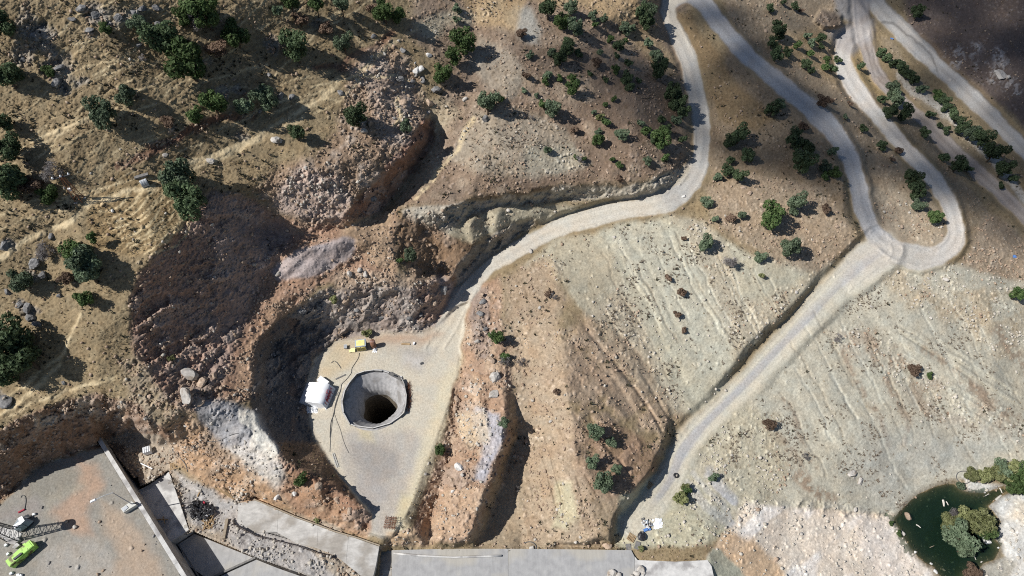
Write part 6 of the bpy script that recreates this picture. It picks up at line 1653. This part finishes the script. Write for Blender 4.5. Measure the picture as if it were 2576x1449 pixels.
BOUL = [(1079,139,10,'white'),(1048,178,14,'white'),(1059,175,10,'white'),(1063,202,10,'grey'),(1038,205,9,'grey'),(1003,200,14,'grey'),(1045,190,8,'pale'),(1044,158,5,'white'),(1014,128,11,'grey'),(856,235,11,'grey'),(734,245,11,'grey'),(706,243,14,'grey'),(698,354,15,'pale'),(916,330,10,'pale'),(1169,251,8,'pale'),(966,135,6,'pale'),(676,188,9,'grey'),(655,281,9,'grey'),(1078,285,8,'pale'),(1221,300,12,'grey'),(939,93,9,'grey'),(1012,258,14,'tan'),(1096,225,16,'grey'),(1080,260,13,'tan'),
(144,207,14,'grey'),(112,72,14,'grey'),(225,75,12,'grey'),(297,47,15,'grey'),(342,35,14,'grey'),(180,50,13,'grey'),(205,20,15,'grey'),(240,40,13,'grey'),(400,62,13,'grey'),(350,115,9,'grey'),(395,20,12,'grey'),(360,24,13,'grey'),(90,95,14,'grey'),(60,150,13,'grey'),(150,170,13,'grey'),
(528,405,12,'pale'),(415,390,9,'pale'),(283,531,6,'white'),(130,595,10,'grey'),(12,620,18,'grey'),(85,665,20,'grey'),(108,690,15,'grey'),(70,700,14,'grey'),(150,744,8,'grey'),(83,799,17,'grey'),(72,775,14,'grey'),(50,765,12,'grey'),(20,735,12,'grey'),(95,815,12,'grey'),(160,964,8,'grey'),(12,1010,20,'grey'),(480,944,24,'pale'),(510,960,16,'tan'),(468,1000,22,'pale'),(500,1010,16,'tan'),(540,945,10,'tan'),
(1244,954,17,'pale'),(1244,994,14,'pale'),(1154,1174,13,'white'),(1149,1004,12,'tan'),(1139,1237,6,'white'),(1236,905,12,'tan'),(1215,760,10,'grey'),(1208,790,10,'grey'),(1200,860,8,'pale'),(1222,830,9,'grey'),
(1540,1446,13,'pale'),(1554,1452,11,'pale'),(1533,1453,9,'pale'),(1610,1433,12,'pale'),(1602,1443,9,'pale'),(1618,1442,7,'pale'),(1592,1449,6,'pale'),(1823,1172,6,'pale'),(1525,1370,14,'tan'),(1338,1378,6,'pale'),(1860,1307,9,'pale'),(1905,1282,9,'tan'),(2142,1189,13,'pale'),(2162,1212,10,'pale'),(1952,1409,9,'tan'),(2277,1302,11,'tan'),(2467,1361,12,'white'),(2479,1368,7,'white'),(2302,1390,5,'white'),(2342,1418,5,'white'),(2511,1378,4,'white'),(2269,1341,7,'pale'),(2353,1438,7,'white'),(2514,192,17,'pale'),(2535,196,9,'pale'),
(1115,730,18,'grey'),(1090,760,12,'tan'),(1060,790,11,'grey'),(1030,800,10,'grey'),(960,800,12,'grey'),(900,780,12,'grey'),(870,760,10,'tan'),(760,780,14,'grey'),(800,770,12,'grey'),(940,500,12,'grey'),(880,690,10,'pale'),(905,680,9,'pale'),(920,690,9,'pale'),(700,690,9,'pale'),(1385,1060,6,'pale'),(1358,775,6,'pale'),(1720,495,6,'white'),(800,1225,12,'tan'),(850,1260,13,'tan'),(880,1285,11,'tan'),(700,1250,11,'white'),(740,1240,9,'white'),(660,1190,10,'pale'),(190,1326,7,'pale'),(1335,632,8,'pale')]
lab = []; rr0 = random.Random(4)
def put_rock(x, y, rp, kd, mesh, name="boulder"):
    gz = ground_z(x, y); X, Y, T = place(x, y, gz); R = rp * bearing(X, Y, gz)[2] / FPX
    if inside(APRON, np.array([x]), np.array([y]))[0]: gz = -4.0; X, Y, T = place(x, y, gz)
    if 2262 < x < 2500 and 1290 < y < 1380 and gz < POND_Z: gz = POND_Z - .15
    o = bpy.data.objects.new(name, mesh); COL.objects.link(o)
    o.location = (float(X), float(Y), gz + R * .15); o.rotation_euler = (rr0.uniform(-.4, .4), rr0.uniform(-.4, .4), rr0.uniform(0, 6.28))
    o.scale = (R * rr0.uniform(.85, 1.2), R * rr0.uniform(.75, 1.05), R * rr0.uniform(.55, .8))
    o.material_slots[0].link = 'OBJECT'; o.material_slots[0].material = RM[kd]
    return o
for i, (x, y, rp, kd) in enumerate(BOUL):
    o = put_rock(x, y, rp, kd, (RKB if rp >= 12 else RK)[i % 4])
    sz = "large" if rp >= 14 else "mid-sized" if rp >= 9 else "small"
    o["category"] = "boulder"; o["group"] = f"{kd} boulders on the slopes"
    lab.append((o, x, y, f"{sz} {kd} boulder"))
give_labels(lab)
# lesser rocks that nothing tells apart, strewn where the ground is rubble
n_r = 0; tries = 0
while n_r < 165 and tries < 20000:
    tries += 1
    x = rr0.uniform(0, 2576); y = rr0.uniform(0, 1440)
    i = int(np.searchsorted(GX, x)); j = int(np.searchsorted(GY, y))
    if rr0.random() > .25 * SCREE[j, i] + .75 * ROCK[j, i] * SCREE[j, i] or FLAT[j, i] > .3: continue
    if 2290 < x and 1200 < y: continue
    c_ = COLR[j, i]; kd = 'pale' if c_.mean() > .3 else ('tan' if c_[0] > c_[2] * 1.35 else 'grey')
    o = put_rock(x, y, rr0.uniform(4, 7.5), kd, RK[n_r % 8], "rock")
    z_ = zone(x, y)
    o["label"] = f"loose {kd} rock among rubble {z_}"; o["category"] = "rock"; o["group"] = f"loose {kd} rocks {z_}"
    n_r += 1
# ---------------------------------------------------------------- loose stones and dry tufts: nobody could count these
def ico():
    p = (1 + 5 ** .5) / 2
    v = np.array([(-1, p, 0), (1, p, 0), (-1, -p, 0), (1, -p, 0), (0, -1, p), (0, 1, p), (0, -1, -p), (0, 1, -p), (p, 0, -1), (p, 0, 1), (-p, 0, -1), (-p, 0, 1)]) / math.hypot(1, p)
    f = np.array([(0, 11, 5), (0, 5, 1), (0, 1, 7), (0, 7, 10), (0, 10, 11), (1, 5, 9), (5, 11, 4), (11, 10, 2), (10, 7, 6), (7, 1, 8), (3, 9, 4), (3, 4, 2), (3, 2, 6), (3, 6, 8), (3, 8, 9), (4, 9, 5), (2, 4, 11), (6, 2, 10), (8, 6, 7), (9, 8, 1)])
    return v, f
def sample(n_, prob):
    p = prob.astype(np.float64).copy()
    vis = (U > -40) & (U < 2620) & (V > -40) & (V < 1500)
    p[~vis] = 0; p = p.ravel(); p /= p.sum()
    return rng.choice(p.size, n_, p=p)
patchy = ss(-.3, .4, fbm(NU / 2.0, NV / 2.0, oct=4, seed=95))
stone_p = (SCREE ** 1.3) * (.12 + patchy) * (1 - FLAT) + .012 * SHALE * patchy * .4 + .012 * GRASS * patchy + .004 * FLAT * (SCREE > .1)
stone_p = stone_p * (np.hypot(Xw - sc0.x, Yw - sc0.y) > SHR + .9)
V0, F0 = ico()
cid_ = sample(18000, stone_p)
Xf, Yf, Hf = Xw.ravel(), Yw.ravel(), H.ravel()
lum = COLR.reshape(-1, 3)
for name, mk, selm in (("loose_stones_tan", 'tan', lambda c: (c.mean(1) <= .30) & (c[:, 0] > 1.3 * c[:, 2])), ("loose_stones_grey", 'grey', lambda c: (c.mean(1) <= .30) & (c[:, 0] <= 1.3 * c[:, 2])), ("loose_stones_pale", 'pale', lambda c: c.mean(1) > .30)):
    ids = cid_[selm(lum[cid_])]
    if len(ids) == 0: continue
    n_ = len(ids)
    s_ = (.08 + .2 * rng.random(n_) ** 3)[:, None, None] * rng.uniform(.6, 1.3, (n_, 1, 3))
    a_ = rng.uniform(0, 6.28, n_); ca__, sa__ = np.cos(a_), np.sin(a_)
    base_v = V0[None] * (1 + rng.uniform(-.28, .28, (n_, 12, 1))) * s_
    vx = base_v[..., 0] * ca__[:, None] - base_v[..., 1] * sa__[:, None]; vy = base_v[..., 0] * sa__[:, None] + base_v[..., 1] * ca__[:, None]
    jx_, jy_ = rng.uniform(-.12, .12, (2, n_))
    v = np.stack([vx + (Xf[ids] + jx_)[:, None], vy + (Yf[ids] + jy_)[:, None], base_v[..., 2] + Hf[ids][:, None] + s_[:, :, 2] * .3], -1).reshape(-1, 3)
    f = (F0[None] + (np.arange(n_) * 12)[:, None, None]).reshape(-1, 3)
    me = mesh_np(name, v, tris=f, smooth=False); me.materials.append(noise_mat(name, *{'tan': ((.24, .17, .12), (.42, .33, .25)), 'grey': ((.18, .17, .165), (.36, .34, .32)), 'pale': ((.36, .33, .28), (.52, .48, .42))}[mk], .8, .95, .1, .2, .02))
    o = bpy.data.objects.new("loose_stones", me); COL.objects.link(o)
    tag(o, {'tan': "small tan stones strewn over the reddish slopes", 'grey': "small grey stones strewn over the hillside", 'pale': "small pale stones strewn over the shale and white rubble"}[mk], "stones", None, "stuff")
def tufts(name, ids, hmin, hmax, m_, label, nb=7):
    n_ = len(ids)
    a_ = rng.uniform(0, 6.28, (n_, nb)); h_ = rng.uniform(hmin, hmax, (n_, 1)) * rng.uniform(.5, 1, (n_, nb)); sp = h_ * rng.uniform(.5, 1.3, (n_, nb))
    bx_ = Xf[ids][:, None] + rng.uniform(-.1, .1, (n_, 1)); by_ = Yf[ids][:, None] + rng.uniform(-.1, .1, (n_, 1)); bz = Hf[ids][:, None] - .03
    w_ = h_ * .35
    p0 = np.stack([bx_ - np.sin(a_) * w_, by_ + np.cos(a_) * w_, bz + 0 * a_], -1); p1 = np.stack([bx_ + np.sin(a_) * w_, by_ - np.cos(a_) * w_, bz + 0 * a_], -1)
    p2 = np.stack([bx_ + np.cos(a_) * sp, by_ + np.sin(a_) * sp, bz + h_], -1)
    v = np.stack([p0, p1, p2], 2).reshape(-1, 3); f = np.arange(len(v)).reshape(-1, 3)
    me = mesh_np(name, v, tris=f, smooth=False); me.materials.append(m_)
    o = bpy.data.objects.new(name, me); COL.objects.link(o); return tag(o, label, "dry scrub" if "scrub" in label else "grass", None, "stuff")
clump = ss(.02, .42, fbm(NU / 3.5, NV / 3.5, oct=5, seed=97, gain=.6)) ** 1.4
redd = (COLR[..., 0] > 1.2 * COLR[..., 2])
tufts("dry_scrub", sample(4600, (1 - FLAT) * ((SHALE > .3) * (.008 + .5 * clump * redd) + .10 * GRASS * clump + .05 * SCREE * (1 - ROCK) * clump)), .12, .34, leafmat("dry_scrub_leaves", (.16, .13, .10), (.24, .195, .15), (.32, .27, .21)), "low dry brown scrub dotted over the slopes", 9)
tufts("dark_scrub", sample(1500, (1 - FLAT) * GRASS * (.03 + clump)), .2, .5, leafmat("dark_scrub_leaves", (.055, .05, .032), (.085, .08, .05), (.12, .11, .075)), "low dark scrub clumps on the grassy hillside", 9)
tufts("dry_grass", sample(16000, (1 - FLAT) * GRASS * (.15 + tracks + furrow * 2 + patchy)), .10, .25, leafmat("dry_grass_blades", (.24, .18, .10), (.33, .26, .15), (.42, .34, .21)), "dry yellow grass covering the hillside", 4)

# ---------------------------------------------------------------- the cloud whose shadow lies on the upper right
cm = bpy.data.materials.new("cloud_vapour"); cm.use_nodes = True
nt = cm.node_tree; nt.nodes.clear(); out = nt.nodes.new("ShaderNodeOutputMaterial")
tr_n = nt.nodes.new("ShaderNodeBsdfTransparent"); dn = nt.nodes.new("ShaderNodeBsdfDiffuse"); dn.inputs[0].default_value = (.85, .87, .9, 1)
mx = nt.nodes.new("ShaderNodeMixShader"); mx.inputs[0].default_value = .27
nt.links.new(tr_n.outputs[0], mx.inputs[1]); nt.links.new(dn.outputs[0], mx.inputs[2]); nt.links.new(mx.outputs[0], out.inputs["Surface"])
CH = 620.0
cb = MB(); rc = random.Random(8)
def puff(x, y, rx, ry, dens=1.0):
    """a bank of vapour that shades the ground seen on bearing (x, y)"""
    g0 = G(x, y); k_ = (CH - g0.z) / sd.z
    c = g0 + sd * k_
    sx = rx * 120 / FPX; sy = ry * 150 / FPX
    nlump = max(3, int(8 * dens))
    for i in range(nlump):
        a = rc.uniform(0, 6.28); q = math.sqrt(rc.random()) * .75
        cc = c + Vector((math.cos(a) * q * sx, math.sin(a) * q * sy, rc.uniform(-8, 8)))
        R0 = rc.uniform(.35, .6) * min(sx, sy); vs = []; n1_, n2_ = 10, 6
        for u_ in range(n2_ + 1):
            for w_ in range(n1_):
                ph = math.pi * u_ / n2_; th = 6.283 * w_ / n1_; q2 = R0 * (1 + rc.uniform(-.16, .16) * (0 < u_ < n2_))
                vs.append(cc + Vector((q2 * math.sin(ph) * math.cos(th), q2 * math.sin(ph) * math.sin(th), q2 * .5 * math.cos(ph))))
        fs = [(u_ * n1_ + w_, (u_ + 1) * n1_ + w_, (u_ + 1) * n1_ + (w_ + 1) % n1_, u_ * n1_ + (w_ + 1) % n1_) for u_ in range(n2_) for w_ in range(n1_)]
        cb.add(vs, fs)
for p in ((2480,60,330,200,1.6),(2300,-40,260,160,1.5),(2620,260,220,220,1.4),(2700,60,300,300,1.6),(2500,-200,500,200,2),(1840,50,120,90,1.6),(1900,150,120,90,1.7),(2000,260,130,100,2),(2060,380,120,110,1.8),(2000,420,120,90,1.2),(1880,330,110,110,1.5),(1860,210,90,90,1.3),(1740,220,70,80,.8),(1560,190,110,80,1.1),(1600,280,120,70,1),(1640,180,80,70,.9),(2250,420,110,110,1.2),(2330,340,110,90,1.1),(2480,480,130,120,1.4),(2560,400,150,130,1.2),(2380,440,110,100,1),(2560,560,110,80,1),(2180,500,90,80,.7),(2380,220,120,100,.8),(2250,330,100,80,.8),(1780,-60,160,60,1.2),(2050,-60,160,60,1.4),(2200,40,110,80,.9),(2560,160,160,120,.8)):
    puff(*p)
cl = cb.build("cloud", cm, smooth=True); cl["kind"] = "structure"
S.cycles.diffuse_bounces = 3
S.cycles.transparent_max_bounces = 40
S.cycles.sample_clamp_indirect = 6
S.cycles.pixel_filter_type = 'BLACKMAN_HARRIS'
S.cycles.filter_width = 1.05
S.cycles.use_denoising = False
